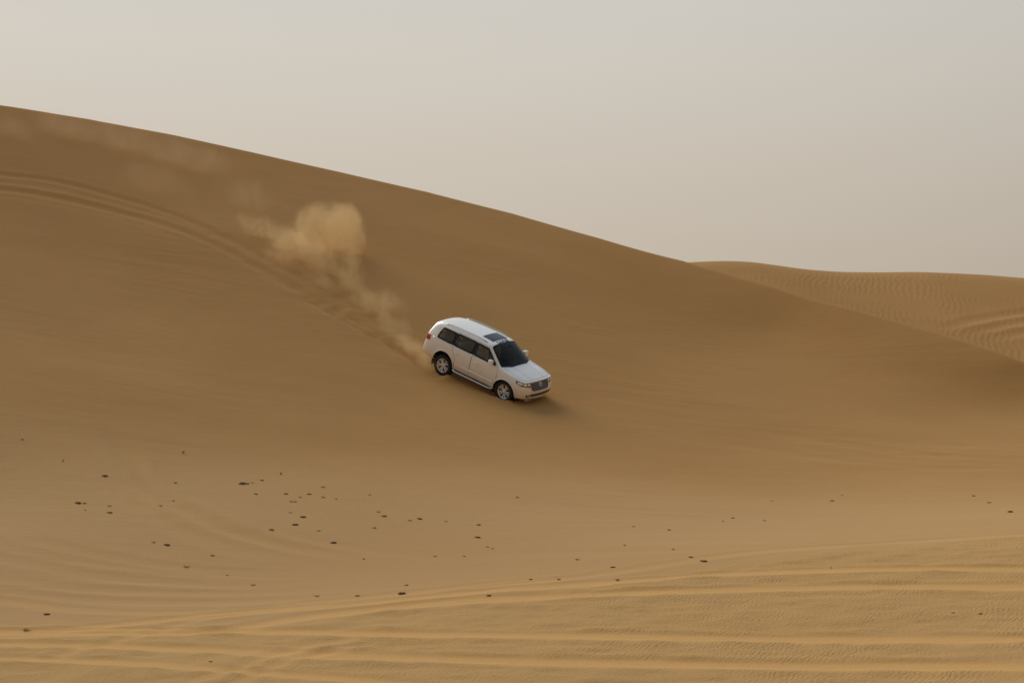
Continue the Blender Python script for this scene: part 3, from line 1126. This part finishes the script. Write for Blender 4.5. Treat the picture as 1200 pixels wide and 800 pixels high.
# grille
GR = roundpoly([(-.53, 1.05), (.53, 1.05), (.50, .82), (.43, .755), (-.43, .755), (-.50, .82)], .03)
gr = patch('grille', GR, FRONT, M['black'], car, .006, .02, .04)
for z in (.815, .868, .921, .974, 1.027):
    bm = bmesh.new()
    hw = .42 if z < .83 else .49
    tube(bm, [FRONT.on((y, z), .016)[0] for y in np.linspace(-hw, hw, 24)], .012, n=6, flat=1.)
    from_bm('grille_bar', bm, M['greychrome'], gr)
bm = bmesh.new()
tube(bm, [FRONT.on(p, .012)[0] for p in dense(inset(GR, -.004), .03)], .012, True, 6)
from_bm('grille_frame', bm, M['greychrome'], gr)
bm = bmesh.new()
for rx, rz, cz in ((.105, .068, .93), (.038, .062, .93), (.068, .026, .952)):
    tube(bm, [FRONT.on((rx * math.cos(a), cz + rz * math.sin(a)), .034)[0] for a in np.linspace(0, 2 * math.pi, 24, endpoint=False)], .009, True, 6)
from_bm('emblem', bm, M['chrome'], gr)
patch('air_intake', roundpoly([(-.60, .60), (-.54, .645), (.54, .645), (.60, .60), (.52, .555), (-.52, .555)], .02), FRONT, M['black'], car, .005, .02, .04)
bm = bmesh.new()
tube(bm, [FRONT.on((y, .725 - .02 * abs(y)), .004)[0] for y in np.linspace(-.62, .62, 26)], .016, n=8)
from_bm('bumper_crease', bm, M['paint'], car)
patch('number_plate', roundpoly([(-.24, .435), (-.24, .535), (.24, .535), (.24, .435)], .01), FRONT, M['plate'], car, .014, .02, .05)
bm = bmesh.new()
box(bm, (2.06, -.62, .33), (2.24, .62, .395), .02)
from_bm('skid_plate', bm, M['alloy'], car, True, 40)

# lettering on the roof just above the windscreen
tx = bpy.data.curves.new('roof_lettering', 'FONT')
tx.body = 'UAE'
tx.size = .20
tx.align_x = 'CENTER'
tx.space_character = 1.12
tx.offset = .008
to = bpy.data.objects.new('t', tx)
COL.objects.link(to)
dg = bpy.context.evaluated_depsgraph_get()
dg.update()
tm = bpy.data.meshes.new_from_object(to.evaluated_get(dg))
bpy.data.objects.remove(to)
bm = bmesh.new()
bm.from_mesh(tm)
bmesh.ops.triangulate(bm, faces=bm.faces)
bmesh.ops.subdivide_edges(bm, edges=[e for e in bm.edges if e.calc_length() > .06], cuts=2)
for v in bm.verts:                                # text x -> car y, text up -> towards the tail
    p = (v.co.x * 1.62, .368 - v.co.y * .93)
    v.co = TOP.on(p, .004)[0]
from_bm('roof_lettering', bm, M['letter'], car, False)

# wheels
def tyre_bm():
    bm = bmesh.new()
    w = .14
    prof = [(.262, -.10), (.275, -.128), (.315, -.142), (.355, -.142), (.385, -.128), (.398, -.105), (.400, -.06), (.400, -.055), (.390, -.053), (.390, -.043), (.400, -.041), (.401, 0),
            (.400, .041), (.390, .043), (.390, .053), (.400, .055), (.400, .06), (.398, .105), (.385, .128), (.355, .142), (.315, .142), (.275, .128), (.262, .10)]
    rg = lathe(bm, prof, 60)
    for k, ring in enumerate(rg):                 # shoulder blocks
        if k in (4, 5, 17, 18):
            for i, v in enumerate(ring):
                if i % 3 == 0:
                    v.co.x *= .982
                    v.co.z *= .982
    return bm


def rim_bm():                                     # outer face towards -y
    bm = bmesh.new()
    lathe(bm, [(.225, .10), (.235, -.06), (.242, -.098), (.262, -.112), (.266, -.100), (.262, -.085)], 48)
    lathe(bm, [(.0005, -.098), (.030, -.098), (.036, -.092), (.068, -.082), (.072, -.05)], 24)
    for k in range(5):
        for dv in (-.20, .20):
            a = 2 * math.pi * k / 5 + math.pi / 2
            a0, a1 = a + dv * .9, a + dv * 1.15
            w0, w1 = .021, .025
            r0, r1 = .055, .246
            vs = []
            for r, an, w, y in ((r0, a0, w0, -.080), (r1, a1, w1, -.098)):
                c = Vector((r * math.cos(an), 0, r * math.sin(an)))
                t = Vector((-math.sin(an), 0, math.cos(an)))
                for q in (-1, 1):
                    vs.append([bm.verts.new(c + t * q * w + Vector((0, y, 0))), bm.verts.new(c + t * q * w * 1.3 + Vector((0, y + .04, 0)))])
            A, B, C_, D_ = vs
            bm.faces.new((A[0], B[0], D_[0], C_[0]))
            bm.faces.new((A[0], C_[0], C_[1], A[1]))
            bm.faces.new((B[0], B[1], D_[1], D_[0]))
    return bm


def hub_bm():
    bm = bmesh.new()
    lathe(bm, [(.0005, -.005), (.17, -.005), (.175, 0), (.175, .02), (.225, .022), (.225, .05), (.0005, .05)], 32)
    return bm


ME_T = ME_R = ME_H = None
for wx, si in WHEELS:
    if ME_T is None:
        hb = from_bm('wheel', hub_bm(), M['disc'], car, True, 35)
        ty = from_bm('tyre', tyre_bm(), M['rubber'], hb, True, 35)
        ri = from_bm('rim', rim_bm(), M['alloy'], hb, True, 35)
        ME_H, ME_T, ME_R = hb.data, ty.data, ri.data
    else:
        hb = link('wheel', ME_H, None, car, False)
        ty = link('tyre', ME_T, None, hb, False)
        ri = link('rim', ME_R, None, hb, False)
    hb.location = (wx, si * .815, WR + DIVE * (1 if wx > 0 else -1))
    hb.rotation_euler = (0, .3 * wx, 0 if si < 0 else math.pi)
# cabin
def seat(name, x, y, w, z=.62):
    bm = bmesh.new()
    box(bm, (x - .25, y - w / 2, z), (x + .28, y + w / 2, z + .17), .05)
    v = box(bm, (x - .36, y - w / 2, z + .12), (x - .20, y + w / 2, z + .74), .05)
    n = max(1, round(w / .55))
    for k in range(n):
        yy = y - w / 2 + w * (k + .5) / n
        box(bm, (x - .40, yy - .13, z + .76), (x - .30, yy + .13, z + .95), .035)
        box(bm, (x - .36, yy - .06, z + .70), (x - .33, yy + .06, z + .80), .0)
    for p in bm.verts:
        if p.co.z > z + .2:
            p.co.x -= (p.co.z - z - .2) * .22
    return from_bm(name, bm, M['beige'], car, True, 40)


seat('front_seat', .22, -.38, .54)
seat('front_seat', .22, .38, .54)
seat('rear_seat', -.68, 0, 1.36)
seat('rear_seat', -1.52, 0, 1.30, .70)
bm = bmesh.new()
box(bm, (.62, -.82, .75), (1.12, .82, 1.17), .08)
dash = from_bm('dashboard', bm, M['dash'], car, True, 40)
bm = bmesh.new()
cc = Vector((.52, .38, 1.08))
tube(bm, [cc + Vector((.07 * math.sin(a), .19 * math.cos(a), .175 * math.sin(a))) for a in np.linspace(0, 2 * math.pi, 28, endpoint=False)], .016, True, 8)
tube(bm, [cc + Vector((0, -.19, 0)), cc, cc + Vector((0, .19, 0))], .018)
tube(bm, [cc, cc + Vector((.2, 0, -.06))], .03)
from_bm('steering_wheel', bm, M['dash'], dash)
bm = bmesh.new()
box(bm, (-2.3, -.86, .50), (1.05, .86, .56), .01)
from_bm('cabin_floor', bm, M['dash'], car, True, 40)

# ------------------------------------------------------------------ dust thrown up behind the car
def dust(name, label, blobs, density, ncol, voxel=.35, step=.12, nscale=1.1, warp=.7, gain=2.2, bias=.2, seed=0.):
    """blobs: (centre, (axis along, across, up radii), direction)"""
    bm = bmesh.new()
    c0 = sum((Vector(b[0]) for b in blobs), Vector()) / len(blobs)
    mats = []
    for c, rad, dr in (b_[:3] for b_ in blobs):
        d = Vector(dr).normalized()
        s = d.cross(Vector((0, 0, 1))).normalized()
        w = s.cross(d)
        rot = Matrix((d, s, w)).transposed().to_4x4()
        mtx = Matrix.Translation(Vector(c) - c0) @ rot @ Matrix.Diagonal((*[r for r in rad], 1))
        bmesh.ops.create_icosphere(bm, subdivisions=3, radius=1.12, matrix=mtx)
        mats.append(mtx)
    me = bpy.data.meshes.new(name)
    bm.to_mesh(me)
    bm.free()
    o = bpy.data.objects.new(name, me)
    COL.objects.link(o)
    rm = o.modifiers.new('remesh', 'REMESH')
    rm.mode = 'VOXEL'
    rm.voxel_size = voxel
    dg = bpy.context.evaluated_depsgraph_get()
    me2 = bpy.data.meshes.new_from_object(o.evaluated_get(dg))
    o.modifiers.clear()
    o.data = me2
    me2.name = name
    o.location = c0
    o['kind'] = 'stuff'
    o['label'] = label
    m, nt, N, L, b = mat(name + '_volume')
    N.remove(b)
    out = N['Material Output']
    tc = N.new('ShaderNodeTexCoord')
    P = tc.outputs['Object']
    nz = N.new('ShaderNodeTexNoise')
    nz.inputs['Scale'].default_value = .8
    nz.inputs['Detail'].default_value = 7
    nz.inputs['Roughness'].default_value = .6
    L.new(P, nz.inputs['Vector'])
    sb = N.new('ShaderNodeVectorMath')
    sb.operation = 'SUBTRACT'
    L.new(nz.outputs['Color'], sb.inputs[0])
    sb.inputs[1].default_value = (.5, .5, .5)
    sc = N.new('ShaderNodeVectorMath')
    sc.operation = 'SCALE'
    sc.inputs['Scale'].default_value = warp
    L.new(sb.outputs[0], sc.inputs[0])
    ad = N.new('ShaderNodeVectorMath')
    L.new(P, ad.inputs[0])
    L.new(sc.outputs[0], ad.inputs[1])
    tot = None
    for mtx, bl in zip(mats, blobs):
        inv = mtx.inverted()
        # affine map given by three dot products
        rows_ = []
        for r in range(3):
            dt = N.new('ShaderNodeVectorMath')
            dt.operation = 'DOT_PRODUCT'
            dt.inputs[1].default_value = inv[r][:3]
            L.new(ad.outputs[0], dt.inputs[0])
            am = N.new('ShaderNodeMath')
            am.operation = 'ADD'
            am.inputs[1].default_value = inv[r][3]
            L.new(dt.outputs['Value'], am.inputs[0])
            rows_.append(am.outputs[0])
        cb = N.new('ShaderNodeCombineXYZ')
        for r in range(3):
            L.new(rows_[r], cb.inputs[r])
        ln = N.new('ShaderNodeVectorMath')
        ln.operation = 'LENGTH'
        L.new(cb.outputs[0], ln.inputs[0])
        mr = N.new('ShaderNodeMapRange')
        mr.interpolation_type = 'SMOOTHSTEP'
        mr.inputs['From Min'].default_value = 1.0
        mr.inputs['From Max'].default_value = bl[4] if len(bl) > 4 else .35
        mr.inputs['To Max'].default_value = bl[3] if len(bl) > 3 else 1.
        L.new(ln.outputs['Value'], mr.inputs['Value'])
        if tot is None:
            tot = mr.outputs[0]
        else:
            mxm = N.new('ShaderNodeMath')
            mxm.operation = 'MAXIMUM'
            L.new(tot, mxm.inputs[0])
            L.new(mr.outputs[0], mxm.inputs[1])
            tot = mxm.outputs[0]
    mp = N.new('ShaderNodeMapping')
    mp.inputs['Location'].default_value = (seed * 3.1, seed * 1.7, seed * 2.3)
    mp.inputs['Scale'].default_value = (1.25, 1.25, .75)
    L.new(P, mp.inputs['Vector'])
    n2 = N.new('ShaderNodeTexNoise')
    n2.inputs['Scale'].default_value = nscale
    n2.inputs['Detail'].default_value = 8
    n2.inputs['Roughness'].default_value = .68
    n2.inputs['Distortion'].default_value = .8
    L.new(mp.outputs[0], n2.inputs['Vector'])
    g1 = N.new('ShaderNodeMath')
    g1.operation = 'MULTIPLY_ADD'
    g1.inputs[1].default_value = gain
    g1.inputs[2].default_value = -.5 * gain - bias
    L.new(n2.outputs['Fac'], g1.inputs[0])
    g2 = N.new('ShaderNodeMath')
    g2.operation = 'ADD'
    g2.use_clamp = True
    L.new(tot, g2.inputs[0])
    L.new(g1.outputs[0], g2.inputs[1])
    g3 = N.new('ShaderNodeMath')
    g3.operation = 'MULTIPLY'
    g3.inputs[1].default_value = 3.
    g3.use_clamp = True
    L.new(tot, g3.inputs[0])
    mu = N.new('ShaderNodeMath')
    mu.operation = 'MULTIPLY'
    L.new(g2.outputs[0], mu.inputs[0])
    L.new(g3.outputs[0], mu.inputs[1])
    m3 = N.new('ShaderNodeMath')
    m3.operation = 'MULTIPLY'
    m3.inputs[1].default_value = density
    L.new(mu.outputs[0], m3.inputs[0])
    pv = N.new('ShaderNodeVolumePrincipled')
    pv.inputs['Color'].default_value = (*ncol, 1)
    pv.inputs['Anisotropy'].default_value = .2
    L.new(m3.outputs[0], pv.inputs['Density'])
    L.new(pv.outputs[0], out.inputs['Volume'])
    me2.materials.clear()
    me2.materials.append(m)
    diag = (Vector([max(v.co[i] for v in me2.vertices) for i in range(3)]) - Vector([min(v.co[i] for v in me2.vertices) for i in range(3)])).length
    m.cycles.volume_step_rate = min(1., step / (diag / 10))
    return o


SEED_CLOUD = 1.


def above(u, v, back=.0, toward=0.):              # the air in front of the slope seen at (u, v)
    D = hit(u, v)[1] - toward
    d = Vector(((u - 600) / FPX, 1, (400 - v) / FPX)) * D
    return c2w(d)


TR = Vector(c2w((.8, -.45, -.42)))                # down the trail
HZ = Vector((1, 0, -.25))
dust('dust_cloud', 'thick billow of pale sand dust thrown up over the dune behind the car', [
    (above(378, 274, toward=2.2), (1.85, .9, 1.75), (1, 0, .05), 1., .25),
    (above(405, 276, toward=2.0), (1.05, .8, 1.75), (1, 0, .05), 1., .45),
    (above(408, 312, toward=1.4), (1.0, .8, 1.0), (1, 0, -.5), .75, .1),
    (above(380, 306, toward=1.5), (1.7, .7, 1.0), (1, 0, -.35), .75, .1),
    (above(345, 290, toward=1.6), (1.5, .9, .9), (1, 0, -.4), .6, .2),
    (above(326, 276, toward=1.5), (1.5, .7, .8), (1, 0, -.4), .38, .1),
    (above(303, 265, toward=1.5), (1.5, .8, .8), (1, 0, -.4), .36, .2),
], .95, (.79, .61, .34), nscale=1.25, step=.10, gain=3.0, bias=.0, warp=1.25, seed=SEED_CLOUD)
dust('dust_trail', 'thin veil of sand spray hanging low over the fresh tyre ruts behind the car', [
    (above(412, 330, toward=1.1), (1.2, .8, .9), TR, .8, .1),
    (above(436, 356, toward=1.0), (1.5, .8, .85), TR, .75, .1),
    (above(462, 384, toward=.9), (1.5, .8, .75), TR, .75, .1),
    (above(486, 408, toward=.85), (1.3, .9, .6), TR, .9, .1),
    (above(500, 424, toward=.9), (.8, .8, .35), TR, 1.2, .1),
    (above(455, 352, toward=1.2), (1.6, .6, .7), TR, .5, .1),
    (above(375, 330, toward=.8), (1.8, .6, .6), TR, .55, .1),
    (above(330, 303, toward=.8), (1.6, .6, .5), TR, .5, .1),
], .72, (.78, .60, .34), nscale=1.2, step=.11, voxel=.25, warp=1.0, gain=2.0, bias=.05, seed=2.)
dust('dust_haze', 'faint old dust drifting along the upper dune face toward the crest', [
    (above(245, 192, toward=1.5), (1.7, .9, 1.1), HZ, 1., .1),
    (above(205, 182, toward=1.5), (2.0, .9, 1.2), HZ, .9, .1),
    (above(150, 165, toward=1.5), (2.6, 1.0, 1.3), HZ, .8, .1),
    (above(80, 150, toward=1.5), (2.8, 1.0, 1.2), HZ, .7, .1),
    (above(180, 212, toward=1.5), (2.6, .9, 1.3), HZ, .6, .1),
    (above(290, 232, toward=1.5), (2.2, .9, 1.4), HZ, .7, .1),
    (above(10, 148, toward=1.5), (2.4, 1.0, 1.0), HZ, .6, .1),
], .13, (.80, .64, .42), nscale=.8, step=.2, warp=1.4, gain=2.0, bias=.05, seed=5.)

# ------------------------------------------------------------------ dry tufts on the hollow's floor
def tuft_mesh(seed, n, rad, hgt, core):
    rnd = random.Random(seed)
    bm = bmesh.new()
    if core:                                      # a tangled heart of dead stems
        for k in range(5):
            m_ = Matrix.Translation((rnd.uniform(-.5, .5) * rad, rnd.uniform(-.3, .3) * rad, .02)) @ Matrix.Diagonal((rad * rnd.uniform(.2, .42), rad * rnd.uniform(.2, .35), hgt * rnd.uniform(.25, .5), 1))
            r = bmesh.ops.create_icosphere(bm, subdivisions=2, radius=1, matrix=m_)
            for v in r['verts']:
                v.co += Vector((rnd.gauss(0, 1), rnd.gauss(0, 1), rnd.gauss(0, .6))) * rad * .06
    for k in range(n):
        a = rnd.uniform(0, 2 * math.pi)
        r0 = rnd.uniform(0, .35) * rad
        r1 = r0 + rnd.uniform(.3, 1.0) * rad
        h = hgt * rnd.uniform(.3, 1.0)
        flat = 1 if core else 0
        p = [Vector((r0 * math.cos(a), r0 * math.sin(a), -.02)), Vector(((r0 + r1) / 2 * math.cos(a + .1), (r0 + r1) / 2 * math.sin(a + .1), h * .75)),
             Vector((r1 * math.cos(a + .25), r1 * math.sin(a + .25), h * (rnd.uniform(-.1, .5) if core else rnd.uniform(.2, 1.0))))]
        tube(bm, p, rnd.uniform(.005, .010), n=4)
    me = bpy.data.meshes.new('dry_tuft')
    bmesh.ops.recalc_face_normals(bm, faces=bm.faces)
    bm.to_mesh(me)
    bm.free()
    return me


DARK = [tuft_mesh(s, 34, .15, .11, True) for s in (1, 2, 3)]
PALE = [tuft_mesh(s, 16, .13, .08, False) for s in (4, 5)]
WISP = [tuft_mesh(6, 14, .10, .26, False)]
for m_ in DARK:
    m_.materials.append(M['tuft'])
for m_ in PALE + WISP:
    m_.materials.append(M['tuftpale'])
FAINT = None
TUFTS = [  # image position, kind, scale, label
    (26, 515, 'p', .9, 'faint small tuft high on the left slope, beside the photo\'s left edge'),
    (74, 541, 'w', .7, 'thin upright dry wisp standing on the old curved track at far left'),
    (123, 558, 'd', 1.0, 'dark round tuft, the topmost dark one on the left slope'),
    (215, 531, 'w', 1.0, 'spindly upright dry sprig standing alone high on the left slope'),
    (206, 566, 'p', 1.0, 'small grey-brown tuft just below the lone spindly sprig on the left slope'),
    (92, 590, 'd', 1.1, 'dark flat tuft of the side-by-side pair at far left'),
    (99, 590, 'd', .6, 'smaller right-hand tuft of the side-by-side pair at far left'),
    (128, 593, 'p', 1.0, 'brown thin tuft right above a dark one, right of the far left pair'),
    (129, 601, 'd', .9, 'small dark tuft right of and just below the side-by-side pair at far left'),
    (100, 598, 'p', .7, FAINT), (188, 593, 'p', 1.0, FAINT), (203, 587, 'p', .8, 'pale tuft lying in the upper of the two curved sand tracks'),
    (284, 567, 'd', 1.35, 'largest dark tuft, wide and flat, at the upper left end of the middle cluster'),
    (290, 567, 'd', .7, 'small dark tuft touching the right side of the largest dark tuft'),
    (296, 566, 'p', .8, FAINT), (307, 563, 'd', .6, 'small brown tuft a little right of the largest dark tuft'),
    (329, 556, 'w', .8, 'thin upright sprig at the top of the middle cluster of tufts'),
    (300, 579, 'd', .65, 'small brown tuft just below and right of the largest dark tuft'),
    (335, 579, 'd', .7, 'small dark tuft in a row of two in the middle cluster, the left one'),
    (352, 583, 'p', .9, FAINT), (341, 588, 'p', 1.0, FAINT), (346, 588, 'p', 1.1, FAINT),
    (362, 579, 'd', .75, 'small dark tuft in a row of two in the middle cluster, the right one'),
    (379, 571, 'p', 1.1, FAINT), (379, 583, 'p', 1.1, FAINT), (394, 585, 'p', .8, FAINT), (433, 580, 'p', .8, FAINT),
    (355, 606, 'd', .9, 'dark tuft upper one of the two below the middle cluster'),
    (346, 615, 'd', 1.0, 'dark flat tuft lower one of the two below the middle cluster'),
    (340, 601, 'p', .8, FAINT), (318, 621, 'd', .8, 'dark small tuft left of and lower than the two dark ones below the middle cluster'),
    (373, 622, 'p', .9, FAINT), (391, 636, 'd', .9, 'lone dark flat tuft, the lowest one right of the middle cluster'),
    (444, 600, 'p', .9, FAINT), (450, 605, 'd', .8, 'small dark tuft below the car\'s rear, right of the middle cluster'),
    (439, 619, 'p', 1.1, 'brownish thin tuft below a small dark one, right of the middle cluster'),
    (480, 610, 'p', 1.0, FAINT), (492, 608, 'd', .9, 'dark flat tuft directly below the rear end of the car'),
    (522, 611, 'p', .8, FAINT), (561, 615, 'd', .75, 'small brown tuft above a dark one, below the middle of the car'),
    (560, 630, 'd', .9, 'dark flat tuft below the middle of the car'),
    (571, 641, 'p', .8, FAINT), (577, 643, 'p', .7, FAINT), (544, 652, 'p', .8, FAINT), (510, 652, 'p', .8, FAINT), (426, 655, 'p', .8, FAINT),
    (180, 636, 'p', 1.0, 'thin brown tuft left neighbour of a dark one on the lower left floor'),
    (196, 639, 'd', .95, 'dark flat tuft with a thin brown neighbour on the lower left floor'),
    (249, 651, 'd', .6, 'tiny dark round tuft alone on the lower left floor'),
    (219, 665, 'p', 1.2, 'pale grey tuft on the lower left floor, below the tiny dark one'),
    (266, 674, 'p', .7, FAINT), (297, 686, 'p', 1.0, FAINT), (371, 699, 'p', 1.0, 'pale tuft just above the upper tyre track, left of the photo\'s middle'),
    (419, 698, 'd', .6, 'small brown tuft beside the upper tyre track, left of the wide dark one'),
    (476, 686, 'p', 1.0, 'thin tuft just above the wide dark tuft at the upper tyre track'),
    (471, 696, 'd', 1.15, 'wide dark flat tuft lying at the upper tyre track below the car'),
    (573, 698, 'd', .7, 'small dark tuft beside the tyre track, right of the wide dark one'),
    (55, 720, 'd', .8, 'dark small tuft above the foreground tracks at lower left'),
    (31, 739, 'p', 1.6, 'wide pale tuft on the topmost foreground track at lower left corner'),
    (247, 775, 'd', .45, 'tiny dark tuft between the lowest foreground tracks, nearest to the camera'),
    (606, 583, 'p', 1.0, 'tiny tuft alone below the front wheel of the car'),
    (622, 679, 'd', .55, 'tiny brown tuft just above the track, left one of two right of centre'),
    (655, 679, 'd', .6, 'tiny brown tuft just above the track, right one of two right of centre'),
    (677, 656, 'p', 1.0, FAINT), (718, 665, 'd', .7, 'small dark round tuft on the floor right of centre, above the tracks'),
    (724, 680, 'p', 1.1, 'brown thin tuft lying on the edge of a track right of centre'),
    (732, 639, 'p', .9, FAINT), (742, 617, 'p', .8, FAINT), (784, 621, 'd', .65, 'small brown tuft right of centre, alone on the smooth floor'),
    (789, 644, 'p', .9, FAINT), (810, 653, 'd', .65, 'small dark tuft to the upper left of the wide dark one right of centre'),
    (825, 658, 'd', 1.05, 'wide dark flat tuft right of centre at the edge of rippled sand'),
    (847, 611, 'p', .8, FAINT), (859, 607, 'd', .6, 'small brown tuft high on the floor right of centre'), (896, 610, 'p', .9, FAINT), (904, 587, 'p', .8, FAINT),
    (975, 587, 'd', .7, 'small brown tuft alone high on the floor at right'), (987, 580, 'p', .7, FAINT),
    (974, 666, 'w', .45, 'tiny upright sprig growing on a tyre track at right'),
    (1141, 581, 'd', .65, 'small dark tuft leftmost of three near the right edge'),
    (1159, 589, 'd', .65, 'small brown tuft, the middle of three near the right edge'),
    (1184, 600, 'd', 1.0, 'dark round tuft closest to the right edge, lowest of three'),
    (1117, 718, 'd', .45, 'tiny speck-like tuft between the tracks at lower right, the left one of two'),
    (1149, 719, 'd', .5, 'tiny speck-like tuft between the tracks at lower right, the right one of two'),
]
rnd = random.Random(5)
for i, (u, v, k, s, lab) in enumerate(TUFTS):
    me = rnd.choice({'d': DARK, 'p': PALE, 'w': WISP}[k])
    o = bpy.data.objects.new('dry_tuft', me)
    COL.objects.link(o)
    g = hit(u, v)
    o.location = (g[0], g[1], float(ground_at(g[0], g[1])))
    o.rotation_euler = (0, 0, rnd.uniform(0, 6.28))
    s *= .58 if k == 'd' else .50
    if k == 'd':
        o.scale = (s * 1.05, s * .9, s * rnd.uniform(.75, 1.))
        o.rotation_euler.z = rnd.uniform(-.35, .35)
    else:
        o.scale = (s, s, s)
    o['label'] = lab or 'faint tiny dry tuft barely showing on the pale smooth sand floor'
    o['category'] = 'plant'
    o['group'] = 'dry tufts scattered over the sand floor'

# ------------------------------------------------------------------ light
SUN_AZ, SUN_EL = -38., 38.                         # degrees from +y towards +x; height
sd = Vector((math.sin(R(SUN_AZ)) * math.cos(R(SUN_EL)), math.cos(R(SUN_AZ)) * math.cos(R(SUN_EL)), math.sin(R(SUN_EL))))
sl = bpy.data.lights.new('sun', 'SUN')
sl.energy = 3.0
sl.angle = R(42)
sl.color = (1., .90, .76)
so = bpy.data.objects.new('sun', sl)
COL.objects.link(so)
so.rotation_euler = sd.to_track_quat('Z', 'Y').to_euler()

w = bpy.data.worlds.new('World')
S.world = w
w.use_nodes = True
N, L = w.node_tree.nodes, w.node_tree.links
bg = N['Background']
bg.inputs['Strength'].default_value = .10
sky = N.new('ShaderNodeTexSky')
sky.sky_type = 'NISHITA'
sky.sun_disc = False
sky.sun_elevation = R(SUN_EL)
sky.sun_rotation = R(SUN_AZ)
sky.dust_density = 6
sky.air_density = 1.2
sky.altitude = 0
tc = N.new('ShaderNodeTexCoord')
nm = N.new('ShaderNodeVectorMath')
nm.operation = 'NORMALIZE'
L.new(tc.outputs['Generated'], nm.inputs[0])
sp = N.new('ShaderNodeSeparateXYZ')
L.new(nm.outputs[0], sp.inputs[0])
rp = N.new('ShaderNodeValToRGB')                    # dusty veil: warm grey low down, cooler overhead
E_ = rp.color_ramp.elements
E_[0].position, E_[0].color = 0., (.565, .487, .392, 1)
E_[1].position, E_[1].color = .12, (.585, .55, .495, 1)
for p, c in ((.35, (.52, .56, .60)), (1., (.41, .55, .73))):
    e = E_.new(p)
    e.color = (*c, 1)
L.new(sp.outputs['Z'], rp.inputs[0])
dt = N.new('ShaderNodeVectorMath')                  # brighter on the sun's side
dt.operation = 'DOT_PRODUCT'
L.new(nm.outputs[0], dt.inputs[0])
dt.inputs[1].default_value = sd
gm = N.new('ShaderNodeMapRange')
gm.interpolation_type = 'SMOOTHSTEP'
gm.inputs['From Min'].default_value = -.05
gm.inputs['From Max'].default_value = .73
gm.inputs['To Min'].default_value = 3.4
gm.inputs['To Max'].default_value = 9.9
L.new(dt.outputs['Value'], gm.inputs['Value'])
vm = N.new('ShaderNodeVectorMath')
vm.operation = 'SCALE'
L.new(rp.outputs[0], vm.inputs[0])
L.new(gm.outputs[0], vm.inputs['Scale'])
mx = N.new('ShaderNodeMix')
mx.data_type = 'RGBA'
mx.inputs[0].default_value = .94
L.new(sky.outputs[0], mx.inputs[6])
L.new(vm.outputs[0], mx.inputs[7])
L.new(mx.outputs[2], bg.inputs['Color'])

# ------------------------------------------------------------------ view
S.render.engine = 'CYCLES'
S.view_settings.view_transform = 'Standard'
S.view_settings.look = 'None'
S.view_settings.exposure = .12
S.view_settings.gamma = 1.
S.cycles.volume_bounces = 3
S.cycles.max_bounces = 10
S.cycles.transparent_max_bounces = 16
S.cycles.use_denoising = True
